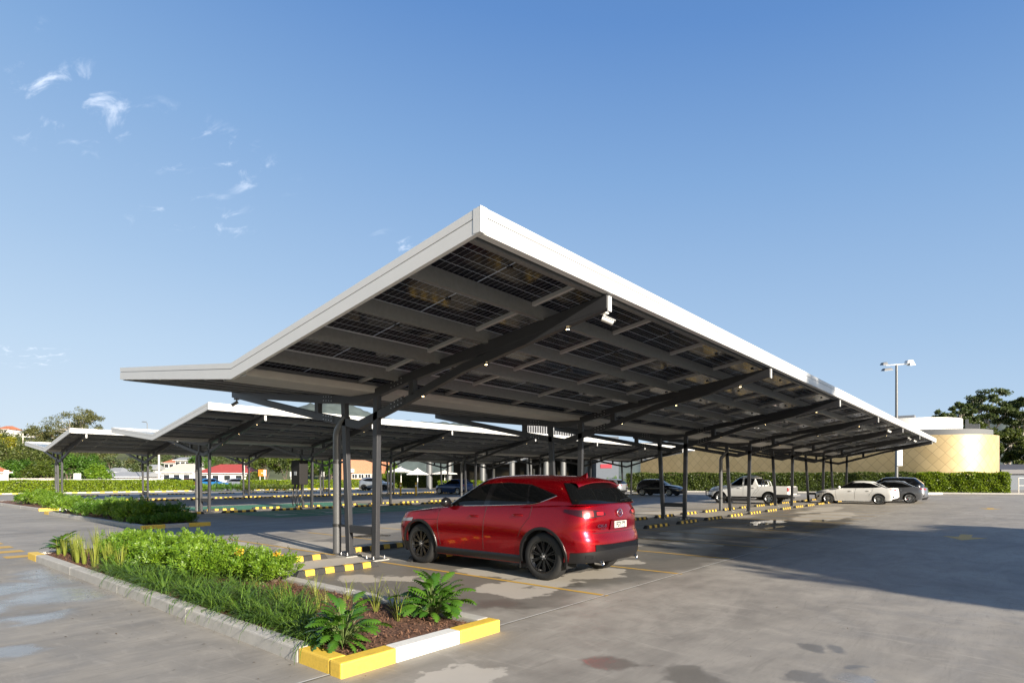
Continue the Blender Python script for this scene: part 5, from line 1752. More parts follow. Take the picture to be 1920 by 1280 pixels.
def hedge(name, label, p0, p1, h, depth, m, leaf, n, seed, group=None, lumpy=0.05):
    rs = np.random.RandomState(seed)
    p0 = Vector((*p0, 0)); p1 = Vector((*p1, 0)); L = (p1 - p0).length
    t_ = thing(name, label, 'hedge', p0, math.atan2(p1.y - p0.y, p1.x - p0.x), group)
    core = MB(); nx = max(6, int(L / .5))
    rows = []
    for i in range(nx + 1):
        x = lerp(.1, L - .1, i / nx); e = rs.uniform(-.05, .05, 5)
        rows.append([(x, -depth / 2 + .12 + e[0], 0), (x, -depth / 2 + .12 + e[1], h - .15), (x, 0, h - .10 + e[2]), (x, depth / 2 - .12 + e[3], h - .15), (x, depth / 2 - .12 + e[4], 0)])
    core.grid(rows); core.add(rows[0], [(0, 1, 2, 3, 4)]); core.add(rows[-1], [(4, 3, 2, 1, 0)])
    # leaves on front, top, back and ends
    ar = [L * h, L * depth, L * h * .35, depth * h * 2]; w = np.array(ar) / sum(ar)
    k = rs.choice(4, n, p=w); u = rs.uniform(0, L, n); v = rs.uniform(0, 1, n)
    P = np.zeros((n, 3)); N = np.zeros((n, 3))
    bump = lumpy * (np.sin(u * 1.9 + seed) + .7 * np.sin(u * 4.7 + 1.3 * v * 5) + rs.normal(0, .6, n))
    for kk in range(4):
        q = k == kk
        if kk == 0: P[q] = np.stack([u[q], -depth / 2 - bump[q], v[q] * h], 1); N[q] = (0, -1, .25)
        if kk == 1: P[q] = np.stack([u[q], (v[q] - .5) * depth, h + bump[q]], 1); N[q] = (0, -.2, 1)
        if kk == 2: P[q] = np.stack([u[q], depth / 2 + bump[q], v[q] * h], 1); N[q] = (0, 1, .2)
        if kk == 3:
            e = rs.randint(0, 2, q.sum()); yy = rs.uniform(-.5, .5, q.sum()) * depth
            P[q] = np.stack([np.where(e == 0, -bump[q], L + bump[q]), yy, v[q] * h], 1); N[q] = np.stack([np.where(e == 0, -1, 1), 0 * yy, 0 * yy + .2], 1)
    D = unit(rs.normal(size=(n, 3)) * .9 + N * .5 + np.array([0, 0, .3]))
    quads_object('foliage', leaves(P, D, unit(N + rs.normal(0, .7, (n, 3))), leaf * rs.uniform(.6, 1.2, n), leaf * .42 * rs.uniform(.7, 1.2, n)), MATS[m], t_)
    core.build('dark_core', MATS['foliage_core'], t_, smooth=60)  # dark box added inside the leaves to block light
    return t_

def tree(name, label, base, h, crown, seed, leafm, barkm, leaf=.35, clumps=26, per=150, trunk_r=.3, flat=.55, trunk_h=.35, group=None, lean=0.0, fork=3, hole=0.0):
    """trunk with limbs; each limb ends in a loose clump of leaves"""
    rs = np.random.RandomState(seed)
    t_ = thing(name, label, 'tree', (*base, 0), group=group)
    tm = MB(); th = h * trunk_h
    top = np.array([lean * h, 0, th])
    tm.tube([(0, 0, -.2), (lean * h * .3, rs.normal(0, .1), th * .5), tuple(top)], [trunk_r, trunk_r * .8, trunk_r * .62], 9)
    ends = []
    limbs = []
    for i in range(fork):
        a = 2 * math.pi * i / fork + rs.uniform(-.5, .5)
        r_ = crown * rs.uniform(.28, .5); z = lerp(th, h, rs.uniform(.4, .62))
        mid = np.array([lean * h + math.cos(a) * r_, math.sin(a) * r_, z])
        k1 = top + (mid - top) * .5 + rs.normal(0, .05 * h * .3, 3)
        tm.tube([tuple(top - np.array([0, 0, .1])), tuple(k1), tuple(mid)], [trunk_r * .5, trunk_r * .38, trunk_r * .27], 7)
        limbs.append(mid)
    tops = []
    for i in range(clumps):
        g_ = rs.uniform(0, 1)
        a = rs.uniform(0, 2 * math.pi); rr = crown * math.sqrt(rs.uniform(hole, 1))
        dome = math.sqrt(max(0, 1 - (rr / crown) ** 2 * .92))
        zlo, zhi = th + (h - th) * .12, th + (h - th) * (0.30 + .70 * dome)
        z = lerp(zlo, zhi, rs.uniform(.25, 1) ** .6)
        c = np.array([lean * h + math.cos(a) * rr, math.sin(a) * rr, z]); tops.append(c)
        l = min(limbs, key=lambda q: np.linalg.norm(q - c) + (2 if q[2] > c[2] else 0))
        m_ = (l + c) / 2 + rs.normal(0, .03 * h, 3) * np.array([1, 1, .5]) - np.array([0, 0, .02 * h])
        tm.tube([tuple(l), tuple(m_), tuple(c)], [trunk_r * .22, trunk_r * .13, trunk_r * .05], 5)
    tm.build('trunk', MATS[barkm], t_, smooth=60, fix=False)
    V = []
    cr = crown * 1.05 / math.sqrt(clumps) * 1.55
    for c in tops:
        s_ = cr * rs.uniform(.65, 1.25); n = int(per * rs.uniform(.7, 1.3))
        nb = 4
        sub = rs.normal(0, .45, (nb, 3)) * np.array([s_, s_, s_ * flat * .8])
        kk = rs.randint(0, nb, n)
        d = unit(rs.normal(size=(n, 3)))
        P = c + sub[kk] + d * (rs.uniform(.25, 1, n) ** .5)[:, None] * np.array([s_ * .55, s_ * .55, s_ * flat * .55])
        D = d * .6 + rs.normal(0, .5, (n, 3)) + np.array([0, 0, -.25])
        V.append(leaves(P, D, unit(d + rs.normal(0, .5, (n, 3)) + np.array([0, 0, .4])), leaf * rs.uniform(.6, 1.3, n), leaf * .30 * rs.uniform(.7, 1.2, n)))
    quads_object('crown', np.concatenate(V), MATS[leafm], t_)
    return t_

mat('wall_render', (0.62, 0.60, 0.55), 0.8, var=0.06)
mat('wall_white', (0.74, 0.73, 0.70), 0.75, var=0.05)
mat('wall_grey', (0.20, 0.21, 0.23), 0.7, var=0.08)
mat('wall_bluegrey_dark', (0.13, 0.135, 0.14), 0.7)
mat('wall_bluegrey', (0.10, 0.118, 0.145), 0.7, var=0.08)  # darkened blue grey; the club side wall's shade is in the colour
mat('roof_red', (0.36, 0.06, 0.045), 0.6, var=0.15, vscale=2)
mat('roof_terracotta', (0.42, 0.15, 0.07), 0.7, var=0.2, vscale=2)
mat('roof_cream', (0.52, 0.50, 0.42), 0.6, var=0.1, vscale=1)
mat('roof_grey', (0.30, 0.31, 0.32), 0.6, var=0.1, vscale=1)
mat('roof_dark', (0.09, 0.09, 0.10), 0.6, var=0.1)
mat('undercroft_shade', (0.012, 0.012, 0.013), 0.8)  # near-black wall; shade of the open undercroft is put into its colour
mat('window_dark', (0.02, 0.025, 0.03), 0.06, spec=0.7)
mat('trim_white', (0.75, 0.75, 0.73), 0.5)
mat('pole_steel', (0.16, 0.165, 0.17), 0.4, 0.3)
mat('pole_concrete', (0.50, 0.47, 0.42), 0.85, var=0.1)
mat('fence_timber', (0.48, 0.44, 0.38), 0.85, var=0.2, vscale=4)
mat('fence_rail', (0.62, 0.62, 0.60), 0.5)
mat('column_shaded', (0.15, 0.155, 0.16), 0.4, 0.3)  # silver columns darkened; their shade is put into this colour
mat('louvre_metal', (0.30, 0.31, 0.33), 0.5, 0.4)
mat('sign_orange', (0.80, 0.20, 0.02), 0.5)
mat('sign_red', (0.42, 0.02, 0.04), 0.5)
mat('sign_yellow', (0.75, 0.50, 0.02), 0.5)
mat('shade_cloth', (0.74, 0.73, 0.70), 0.8)
mat('bollard_yellow', (0.62, 0.36, 0.02), 0.5)
def gold_mat():
    m, nt, b = nt_of('gold_cladding'); h = NT(nt)
    uv = h.n('ShaderNodeUVMap'); uv.uv_map = 'UVMap'
    X, Y, Z = h.sep(uv.outputs[0])
    a = h.math('ADD', X, Y); c = h.math('SUBTRACT', X, Y)
    def seam(v): return h.ramp(h.math('PINGPONG', v, 0.5), 0.0, 0.035, 1.0, 0.0)
    s_ = h.math('MAXIMUM', seam(a), seam(c))
    cell = h.n('ShaderNodeTexWhiteNoise', noise_dimensions='2D')
    cv_ = h.n('ShaderNodeCombineXYZ'); h.put(cv_.inputs[0], h.math('FLOOR', a)); h.put(cv_.inputs[1], h.math('FLOOR', c))
    h.put(cell.inputs['Vector'], cv_.outputs[0])
    col = h.mix(cell.outputs['Value'], (0.50, 0.375, 0.195), (0.57, 0.435, 0.235))
    col = h.mix(h.math('MULTIPLY', s_, 0.75), col, (0.17, 0.125, 0.07))
    nt.links.new(col, b.inputs['Base Color']); b.inputs['Metallic'].default_value = 0.35; b.inputs['Roughness'].default_value = 0.42
    nt.links.new(h.bump(s_, -0.5, 0.03), b.inputs['Normal'])
    MATS['gold_cladding'] = m
gold_mat()
def brick_mat():
    m, nt, b = nt_of('brick_orange'); h = NT(nt)
    br = h.n('ShaderNodeTexBrick'); h.put(br.inputs[0], h.mapping(h.obj(), rot=(R(90), 0, 0)))
    br.inputs['Color1'].default_value = (0.42, 0.15, 0.07, 1); br.inputs['Color2'].default_value = (0.50, 0.21, 0.10, 1); br.inputs['Mortar'].default_value = (0.5, 0.4, 0.3, 1)
    br.inputs['Scale'].default_value = 3.0
    nt.links.new(br.outputs[0], b.inputs['Base Color']); b.inputs['Roughness'].default_value = 0.85
    MATS['brick_orange'] = m
brick_mat()

# --- the gold club building on the right: straight wall, then a drum
gb = thing('gold_building', 'curved building clad in gold diamond panels behind the right hedge', 'building', (70, 20, 0))
ox, oy = 70, 20
wall = [Vector((77.0, 41.0)), Vector((74.7, 7.8))]
dirw = (wall[1] - wall[0]).normalized(); nrm = Vector((dirw.y, -dirw.x))          # towards the car park
if nrm.x > 0: nrm = -nrm
Rr = 6.3; cen = wall[1] - nrm * Rr
a0_ = math.atan2(nrm.y, nrm.x)
path = [wall[0] + (wall[1] - wall[0]) * k / 40 for k in range(41)]
for k in range(1, 61): path.append(cen + Vector((math.cos(a0_ + R(200) * k / 60), math.sin(a0_ + R(200) * k / 60))) * Rr)
ZT = 6.05
me = bpy.data.meshes.new('gold_wall'); v = []; f = []; uvs = []; s_acc = 0; us_ = []
for i, p in enumerate(path):
    if i: s_acc += (p - path[i - 1]).length
    us_.append(s_acc); v += [(p.x - ox, p.y - oy, 0), (p.x - ox, p.y - oy, ZT)]
for i in range(len(path) - 1):
    f.append((2 * i, 2 * i + 2, 2 * i + 3, 2 * i + 1)); uvs += [(us_[i], 0), (us_[i + 1], 0), (us_[i + 1], ZT), (us_[i], ZT)]
me.from_pydata(v, [], f); uvl = me.uv_layers.new(name='UVMap')
sc_u = 1 / 0.86
for i, q in enumerate(uvs): uvl.data[i].uv = (q[0] * sc_u * .78, q[1] * sc_u * .72)
me.materials.append(MATS['gold_cladding']); me.polygons.foreach_set('use_smooth', [True] * len(f))
o = bpy.data.objects.new('gold_wall', me); COL.objects.link(o); adopt(o, gb)
rf = MB(); n_ = len(path)
ins = [Vector((p.x, p.y)) for p in path]
rf.add([(p.x - ox, p.y - oy, ZT - .02) for p in path] , [tuple(range(n_))])
rf.build('flat_roof', MATS['roof_grey'], gb, fix=False)
band = MB(); Rb = Rr - .5
pb = [p - nrm * .5 for p in path[:41]] + [cen + Vector((math.cos(a0_ + R(200) * k / 60), math.sin(a0_ + R(200) * k / 60))) * Rb for k in range(1, 61)]
band.grid([[(p.x - ox, p.y - oy, ZT - .02), (p.x - ox, p.y - oy, ZT + .62)] for p in pb]); band.add([(p.x - ox, p.y - oy, ZT + .62) for p in pb], [tuple(range(len(pb)))])
band.build('parapet_band', MATS['wall_bluegrey_dark'], gb, smooth=40, fix=False)
up = MB(); Ru = 5.4; cu_ = cen - dirw * 2.2
pu = [cu_ - dirw * 12 + nrm * (Ru - .4), ] + [cu_ + Vector((math.cos(a0_ + R(165) * k / 40), math.sin(a0_ + R(165) * k / 40))) * Ru for k in range(41)]
up.grid([[(p.x - ox, p.y - oy, ZT + .6), (p.x - ox, p.y - oy, ZT + 2.0)] for p in pu]); up.add([(p.x - ox, p.y - oy, ZT + 2.0) for p in pu], [tuple(range(len(pu)))])
up.build('roof_drum', MATS['wall_white'], gb, smooth=40, fix=False)
pl_ = MB()
for px, w_, h_ in ((1697, 1.5, 1.3), (1668, 1.2, .9)):
    q = spot(px, 74); pl_.cbox(q[0] - ox, q[1] - oy, ZT + 2.0 + h_ / 2, w_, w_ * 1.4, h_)
pl_.build('roof_plant_boxes', MATS['louvre_metal'], gb)
pl_ = MB()
for px, h_, w_ in ((1813, 2.5, .3), (1819, 2.0, .3), (1827, 1.9, 1.0), (1836, 1.2, .5)):
    q = spot(px, 70); pl_.cbox(q[0] - ox, q[1] - oy, ZT + h_ / 2, w_, w_, h_)
pl_.build('roof_vents', MATS['pole_steel'], gb)

# hedge and kerb in front of it
HP = [(62.6, 35.0), (73.4, 8.0), (75.9, .5)]
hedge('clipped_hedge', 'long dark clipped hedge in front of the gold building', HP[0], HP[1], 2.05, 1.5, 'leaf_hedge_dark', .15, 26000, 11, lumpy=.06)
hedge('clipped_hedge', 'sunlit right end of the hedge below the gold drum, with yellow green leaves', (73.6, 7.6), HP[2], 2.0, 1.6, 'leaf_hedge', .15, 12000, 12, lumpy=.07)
kb = thing('kerb', 'pale concrete kerb running along the foot of the gold building hedge', 'kerb', (60, 20, 0))
k_ = MB(); k_.bar((0.8, 17.5, .06), (12.0, -10.8, .06), .35, .16); k_.bar((12.0, -10.8, .06), (17.0, -25, .06), .35, .16)
k_.build('kerb_edge', MATS['kerb_concrete'], kb)
q = spot(1790, 50); kb2 = thing('kerb_block', 'short pale kerb block standing out past the grey hatchback', 'kerb', (*spot(1765, 57), 0))
k_ = MB(); k_.bar((0, 0, .09), (-3.0, 2.4, .09), .3, .2); k_.build('kerb_edge', MATS['kerb_white'], kb2, bevel=.02)

# floodlight mast
fx, fy = spot(1681, 59)
fl = thing('floodlight_mast', 'tall steel floodlight mast with four lamps on a crossarm', 'floodlight', (fx, fy, 0), YAW - R(90))
HT = zof(684, 59)
p_ = MB(); p_.tube([(0, 0, 0), (0, 0, 4), (0, 0, HT)], [.16, .14, .11], 12); p_.build('mast', MATS['pole_steel'], fl, smooth=50)
c_ = MB(); c_.bar((-1.1, 0, HT - .05), (1.25, 0, HT + .12), .09, .09); c_.build('crossarm', MATS['pole_steel'], fl)
for x, z, dx, w_ in ((-1.25, HT + .02, -.5, .55), (-.95, HT - .55, -.3, .95), (1.25, HT + .25, .5, .7), (1.45, HT - .02, .3, .6)):
    l_ = MB(); l_.add([(x - w_ / 2, -.3, z - .12), (x + w_ / 2, -.3, z - .02), (x + w_ / 2, .3, z + .1), (x - w_ / 2, .3, z), (x - w_ / 3, -.2, z + .16), (x + w_ / 3, -.2, z + .24), (x + w_ / 3, .2, z + .3), (x - w_ / 3, .2, z + .22)],
                    [(3, 2, 1, 0), (4, 5, 6, 7), (0, 1, 5, 4), (1, 2, 6, 5), (2, 3, 7, 6), (3, 0, 4, 7)])
    l_.build('lamp_head', [MATS['camera_grey'], MATS['trim_white']][0 if x < 0 else 1] if False else MATS['camera_grey' if x < 0 else 'trim_white'], fl, bevel=.03)
b_ = MB(); b_.cbox(.16, -.2, zof(858, 59), .5, .2, 1.6); b_.build('switch_box', MATS['trim_white'], fl, bevel=.02)

# --- club building beyond the middle of the car park
cb = thing('club_building', 'dark club building with silver columns and a slatted roof screen', 'building', (70, 56, 0), YAW - R(90))
def L_(px, d, z): 
    w = spot(px, d); dx, dy = w[0] - 70, w[1] - 56; a = -(YAW - R(90))
    return (dx * math.cos(a) - dy * math.sin(a), dx * math.sin(a) + dy * math.cos(a), z)
def cbox(name, px0, px1, d0, d1, z0, z1, m, bevel=0):
    p0, p1 = L_(px0, d0, 0), L_(px1, d0, 0)
    b_ = MB(); b_.box(p0[0], p0[1], z0, p1[0], p0[1] + (d1 - d0), z1); return b_.build(name, MATS[m], cb, bevel=bevel)
cbox('upper_storey', 790, 1118, 82, 110, 4.6, 7.2, 'wall_grey')
cbox('roof_edge', 786, 1122, 81.6, 82, 7.0, 7.3, 'louvre_metal')
cbox('undercroft_wall', 850, 1118, 92, 110, 0, 4.6, 'undercroft_shade')
cbox('soffit', 780, 1118, 82, 92, 4.55, 4.6, 'wall_grey')
cbox('side_wall', 1118, 1160, 80, 110, 0, 7.2, 'wall_bluegrey')
cbox('wall_sign', 1126, 1147, 79.93, 79.98, zof(877, 80), zof(870, 80), 'sign_red')
for k in range(24):
    px = 983 + k * 4.5
    cbox('screen_slat', px, px + 2.0, 84, 84.12, 7.2, 9.15, 'louvre_metal')
cbox('screen_back', 983, 1090, 84.6, 84.7, 7.2, 9.1, 'roof_dark')
for px in (805, 842, 905, 960, 992, 1024, 1056, 1100):
    p = L_(px, 84, 0); b_ = MB(); b_.cyl((p[0], p[1], 0), .42, 4.56, 16); b_.build('round_column', MATS['column_shaded'], cb, smooth=50)
for i, px in enumerate((880, 930, 975, 1010, 1040, 1075)):
    cbox('shopfront_window', px, px + 26, 91.9, 91.95, .6, 3.2, 'window_dark')
for px in (870, 925, 1000): cbox('door_frame', px, px + 3, 91.8, 91.88, 0, 3.0, 'trim_white')

# shade umbrellas by the club
def umbrella(label, px, d, py_top, py_eave, wpx):
    x, y = spot(px, d); t_ = thing('shade_umbrella', label, 'umbrella', (x, y, 0), 0.4, 'white shade umbrellas by the club')
    zt_, ze = zof(py_top, d), zof(py_eave, d); w_ = wpx * d / F_PX / 2
    c_ = MB(); rows = []
    for k in range(9):
        a = math.pi / 4 + math.pi / 2 * (k / 2)
        r_ = w_ * (1.25 if k % 2 == 0 else .92)
        rows.append([(0, 0, zt_), (math.cos(a) * r_ * .45, math.sin(a) * r_ * .45, lerp(ze, zt_, .42)), (math.cos(a) * r_, math.sin(a) * r_, ze), (math.cos(a) * r_, math.sin(a) * r_, ze - .12)])
    c_.grid(rows); c_.build('canopy', MATS['shade_cloth'], t_, fix=False)
    p_ = MB(); p_.cyl((0, 0, 0), .06, zt_, 8); p_.build('pole', MATS['trim_white'], t_)
umbrella('white pyramid shade umbrella above the silver SUV', 783, 80, 877, 888, 34)
umbrella('flatter white shade umbrella left of the pyramid one', 752, 86, 874, 883, 40)
umbrella('white shade umbrella half hidden right of the pyramid one', 834, 84, 881, 887, 40)

# --- boundary hedges and kerbs on the left
hedge('boundary_hedge', 'long bright yellow green boundary hedge on the left', (6.0, 75.0), (29.0, 75.0), 1.25, 1.3, 'leaf_hedge', .15, 22000, 13, lumpy=.04)
hedge('boundary_hedge', 'bright boundary hedge right of the driveway gap, behind the orange sign', (35.2, 75.0), (55.3, 75.0), 1.2, 1.3, 'leaf_hedge', .15, 16000, 14, lumpy=.04)
hedge('boundary_hedge', 'taller hedge block left of the silver SUV', (56.0, 74.2), (58.5, 72.2), 2.1, 1.6, 'leaf_hedge', .16, 4200, 15)
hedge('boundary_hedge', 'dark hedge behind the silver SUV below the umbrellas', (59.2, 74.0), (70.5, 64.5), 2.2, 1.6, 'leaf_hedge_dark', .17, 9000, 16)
hedge('boundary_hedge', 'low sunlit hedge right of the silver SUV', (57.0, 62.0), (64.0, 55.0), 1.1, 1.3, 'leaf_hedge', .16, 6500, 17)
for i, (x0, x1, y, lab) in enumerate(((6, 30, 73.9, 'kerb with worn yellow dashes below the long boundary hedge'), (35, 56, 73.9, 'pale kerb below the hedge right of the driveway gap'))):
    t_ = thing('kerb', lab, 'kerb', (x0, y, 0)); k_ = MB(); k_.box(0, 0, 0, x1 - x0, .2, .14); k_.build('kerb_edge', MATS['kerb_concrete'], t_)
    for k in range(int((x1 - x0) / 1.2)):
        y_ = MB(); y_.box(.2 + k * 1.2, -.004, .004, .65 + k * 1.2, .204, .144); y_.build('yellow_dash', MATS['kerb_yellow'], t_)
for i, (x, y, rx, h, m, lab) in enumerate([(31.5, 72.0, 2.2, .75, 'leaf_mid', 'low dark shrub mound at the driveway gap'), (34.2, 70.5, 2.0, .7, 'leaf_hedge_dark', 'low dark shrub mound before the orange sign'), (37.2, 69.5, 2.0, .65, 'leaf_hedge_dark', 'low dark shrub mound nearest the middle canopy back edge'), (29.5, 73.2, 1.3, .7, 'leaf_bright', 'bright shrub at the right end of the long hedge'),
                                         (60.5, 58.8, 1.2, .5, 'leaf_hedge_dark', 'low bush in front of the silver SUV bonnet'),
                                         (58.6, 34.5, 1.1, 1.5, 'leaf_mid', 'dark bush against the blue grey wall beside the gold building'), (59.5, 32.2, 1.0, .8, 'leaf_bush', 'low bush left of the black hatchback')]):
    shrub('bush', lab, 'bush', (x, y, 0), rx, rx, h, 200 + i, m, .14, 500)

# silver SUV and bollards
park('parked_car', 'silver SUV parked beside the yellow bollards', dict(SUV, extras=sedan_extras, clad=None), 'paint_silver', 'rim_black', 'multi', *spot(738, 76), YAW - R(90) and math.degrees(YAW - R(90)) + 180 - 8)
for px, lab in ((751, 'yellow bollard in front of the silver SUV, the left one'), (780, 'yellow bollard at the silver SUV bonnet, the right one')):
    x, y = spot(px, 53); t_ = thing('bollard', lab, 'bollard', (x, y, 0), group='yellow bollards'); b_ = MB(); b_.cyl((0, 0, 0), .085, 1.15, 12); b_.ball((0, 0, 1.15), .085, .085, .06); b_.build('post', MATS['bollard_yellow'], t_, smooth=50)
    b_ = MB(); b_.cyl((0, 0, .86), .088, .10, 12); b_.build('reflector_band', MATS['trim_white'], t_)
# cars beyond the hedge
for i, (px, d, S, pm, rz, lab) in enumerate([(400, 92, HATCH, 'paint_sky', 180, 'bright blue hatchback seen through the driveway gap'), (447, 97, HATCH, 'paint_silver', 180, 'silver car right of the bright blue hatchback'),
                                          (360, 104, HATCH, 'paint_red', 180, 'red car showing past the right end of the long hedge'), (388, 106, HATCH, 'paint_blue', 180, 'dark blue car left of the bright blue hatchback'), (328, 112, SUV, 'paint_black', 180, 'dark four wheel drive showing only its roof above the hedge')]):
    S = dict(S, extras=sedan_extras) if S is SUV else S
    park('parked_car', lab, S, pm, 'rim_silver', 'five', *spot(px + 28, d), math.degrees(YAW - R(90)) + rz)

# charging cabinet on the middle canopy's second frame
t_ = thing('charging_cabinet', 'black charging cabinet with cables on the middle canopy columns', 'charger', (17.0, 28.85, 0))
b_ = MB(); b_.box(-.62, -.30, 1.25, -.12, .55, 2.55); b_.build('cabinet', MATS['seam_dark'], t_, bevel=.03)
b_ = MB(); b_.box(-.64, -.02, 1.75, -.622, .22, 1.95); b_.build('status_screen', MATS['lamp_clear'], t_)
for k, (y, z) in enumerate(((-.2, 1.25), (.1, 1.25), (.45, 1.25))):
    b_ = MB(); pts = [(-.4 - .25 * math.sin(math.pi * j / 10), y + .18 * math.sin(2 * math.pi * j / 10 + k), z - 1.1 * math.sin(math.pi * j / 10)) for j in range(11)]
    b_.tube(pts, .022, 8); b_.build('cable', MATS['black_plastic'], t_, smooth=60)
    b_ = MB(); b_.cbox(-.42, y + .05, 1.12, .10, .08, .26); b_.build('plug_holster', MATS['black_gloss'], t_, bevel=.02)

# --- signs, lamp posts, poles
def sign(label, px, d, py0, py1, wpx, m, py_post=None, extra=None, name='sign_board'):
    x, y = spot(px, d); t_ = thing(name, label, 'sign', (x, y, 0), YAW - R(90)); k = d / F_PX; w_ = wpx * k
    z1, z0 = zof(py0, d), zof(py1, d)
    b_ = MB(); b_.box(-w_ / 2, -.06, z0, w_ / 2, .06, z1); b_.build('board', MATS[m], t_, bevel=.01)
    for sx in (-1, 1):
        b_ = MB(); b_.cbox(sx * w_ * .3, .03, z0 / 2, .08, .08, z0); b_.build('post', MATS['fence_rail'], t_)
    if extra:
        b_ = MB(); b_.box(w_ * .17, -.064, z0 + .03, w_ / 2 - .02, -.061, z1 - .03); b_.build('white_panel', MATS['trim_white'], t_)
        b_ = MB(); b_.box(-w_ * .12, -.065, lerp(z0, z1, .42), w_ * .10, -.061, lerp(z0, z1, .52)); b_.build('white_lettering', MATS['trim_white'], t_)
    return t_
sign('plain white sign board above the long hedge', 145, 85, 887, 899, 13, 'trim_white')
sign('white sign board by the orange roofed hut', 12, 88, 881, 889, 9, 'trim_white')
sign('orange and white sign on a dark post above the hedge', 492, 82, 880, 892, 15, 'sign_orange', extra=True)
sign('white sign board left of the charging cabinet', 548, 95, 884, 893, 8, 'trim_white')
sign('white sign board right of the charging cabinet', 604, 95, 884, 893, 8, 'trim_white')
x, y = spot(555, 96); t_ = thing('warning_sign', 'yellow diamond warning sign above the hedge', 'sign', (x, y, 0), YAW - R(90))
b_ = MB(); z = zof(892, 96); b_.prism([(0, z - .5), (.5, z), (0, z + .5), (-.5, z)], 'y', -.02, .02); b_.build('board', MATS['sign_yellow'], t_)
b_ = MB(); b_.cyl((0, .05, 0), .05, z, 8); b_.build('post', MATS['fence_rail'], t_)
def pole(name, label, px, d, py, r_, m, arm=0):
    x, y = spot(px, d); t_ = thing(name, label, 'pole', (x, y, 0), YAW - R(90)); z = zof(py, d)
    b_ = MB(); b_.tube([(0, 0, 0), (0, 0, z)], [r_, r_ * .7], 10); b_.build('mast', MATS[m], t_, smooth=50)
    if arm:
        b_ = MB(); b_.tube([(0, 0, z - .1), (arm * .5, 0, z + .25), (arm, 0, z + .3)], .05, 8); b_.build('arm', MATS['pole_steel'], t_, smooth=50)
        b_ = MB(); b_.ball((arm * 1.25, 0, z + .28), .55, .18, .09); b_.build('lamp_head', MATS['camera_grey'], t_, smooth=60)
    return t_
pole('street_lamp', 'street lamp head rising above the left canopies', 276, 120, 793, .10, 'pole_steel', -.5)
pole('power_pole', 'thick pale concrete pole beside the cream roofed house', 298, 100, 822, .20, 'pole_concrete')
pole('street_lamp', 'slim lamp post with short arm in front of the dark trees', 548, 110, 866, .10, 'pole_steel', 1.2)
pole('power_pole', 'slim pale pole right of the red roofed house', 458, 108, 866, .12, 'pole_concrete')
pole('power_pole', 'pale pole left of the shade umbrellas', 747, 92, 868, .16, 'pole_concrete')
pole('power_pole', 'pale pole on the hillside left of the gum tree', 43, 170, 812, .2, 'pole_concrete')
# ------------------------------------------------------------------ hills, houses and trees in the distance
mat('hill_ground', (0.085, 0.10, 0.035), 0.95, var=0.5, vscale=0.04)
mat('mountain_hazed', (0.085, 0.11, 0.10), 1.0, var=0.35, vscale=0.02)  # greyed forest green; distance haze is put into the colour
def hill(name, px0, px1, d, pts, back, m, n=60, rough=0.6):
    rs = np.random.RandomState(int(d))
    rows = []
    for i in range(n + 1):
        px = lerp(px0, px1, i / n); y = sinterp(px, pts); z = zof(y, d) + rs.normal(0, rough)
        r = []
        for k in range(9):
            t = k / 8; dd = lerp(d * (1 - back), d, t); x_, y_ = spot(lerp(lerp(px0, px1, .5), px, .4 + .6 * t) if False else px, dd)
            r.append((x_, y_, lerp(-1.2, z, t ** .9) + (rs.normal(0, rough * .5) if 0 < k < 8 else 0)))
        x_, y_ = spot(px, d * 1.15); r.append((x_, y_, z * .5)); x_, y_ = spot(px, d * 1.3); r.append((x_, y_, -1.2))
        rows.append(r)
    b_ = MB(); b_.grid(rows)
    return tag(b_.build(name, MATS[m], smooth=80, fix=False), kind='structure')
hill('hillside', -260, 760, 330, [(-260, 800), (0, 812), (120, 822), (250, 838), (400, 852), (560, 866), (760, 884)], .45, 'hill_ground', 50, .3)
hill('mountain', 360, 1300, 2600, [(360, 830), (460, 800), (530, 770), (575, 757), (610, 752), (650, 757), (700, 776), (760, 789), (830, 791), (900, 797), (1000, 815), (1300, 850)], .35, 'mountain_hazed', 140, 4.0)
hill('far_ridge', 1500, 2300, 1500, [(1500, 840), (1700, 815), (1850, 786), (2000, 776), (2300, 800)], .3, 'mountain_hazed', 60, 3.0)

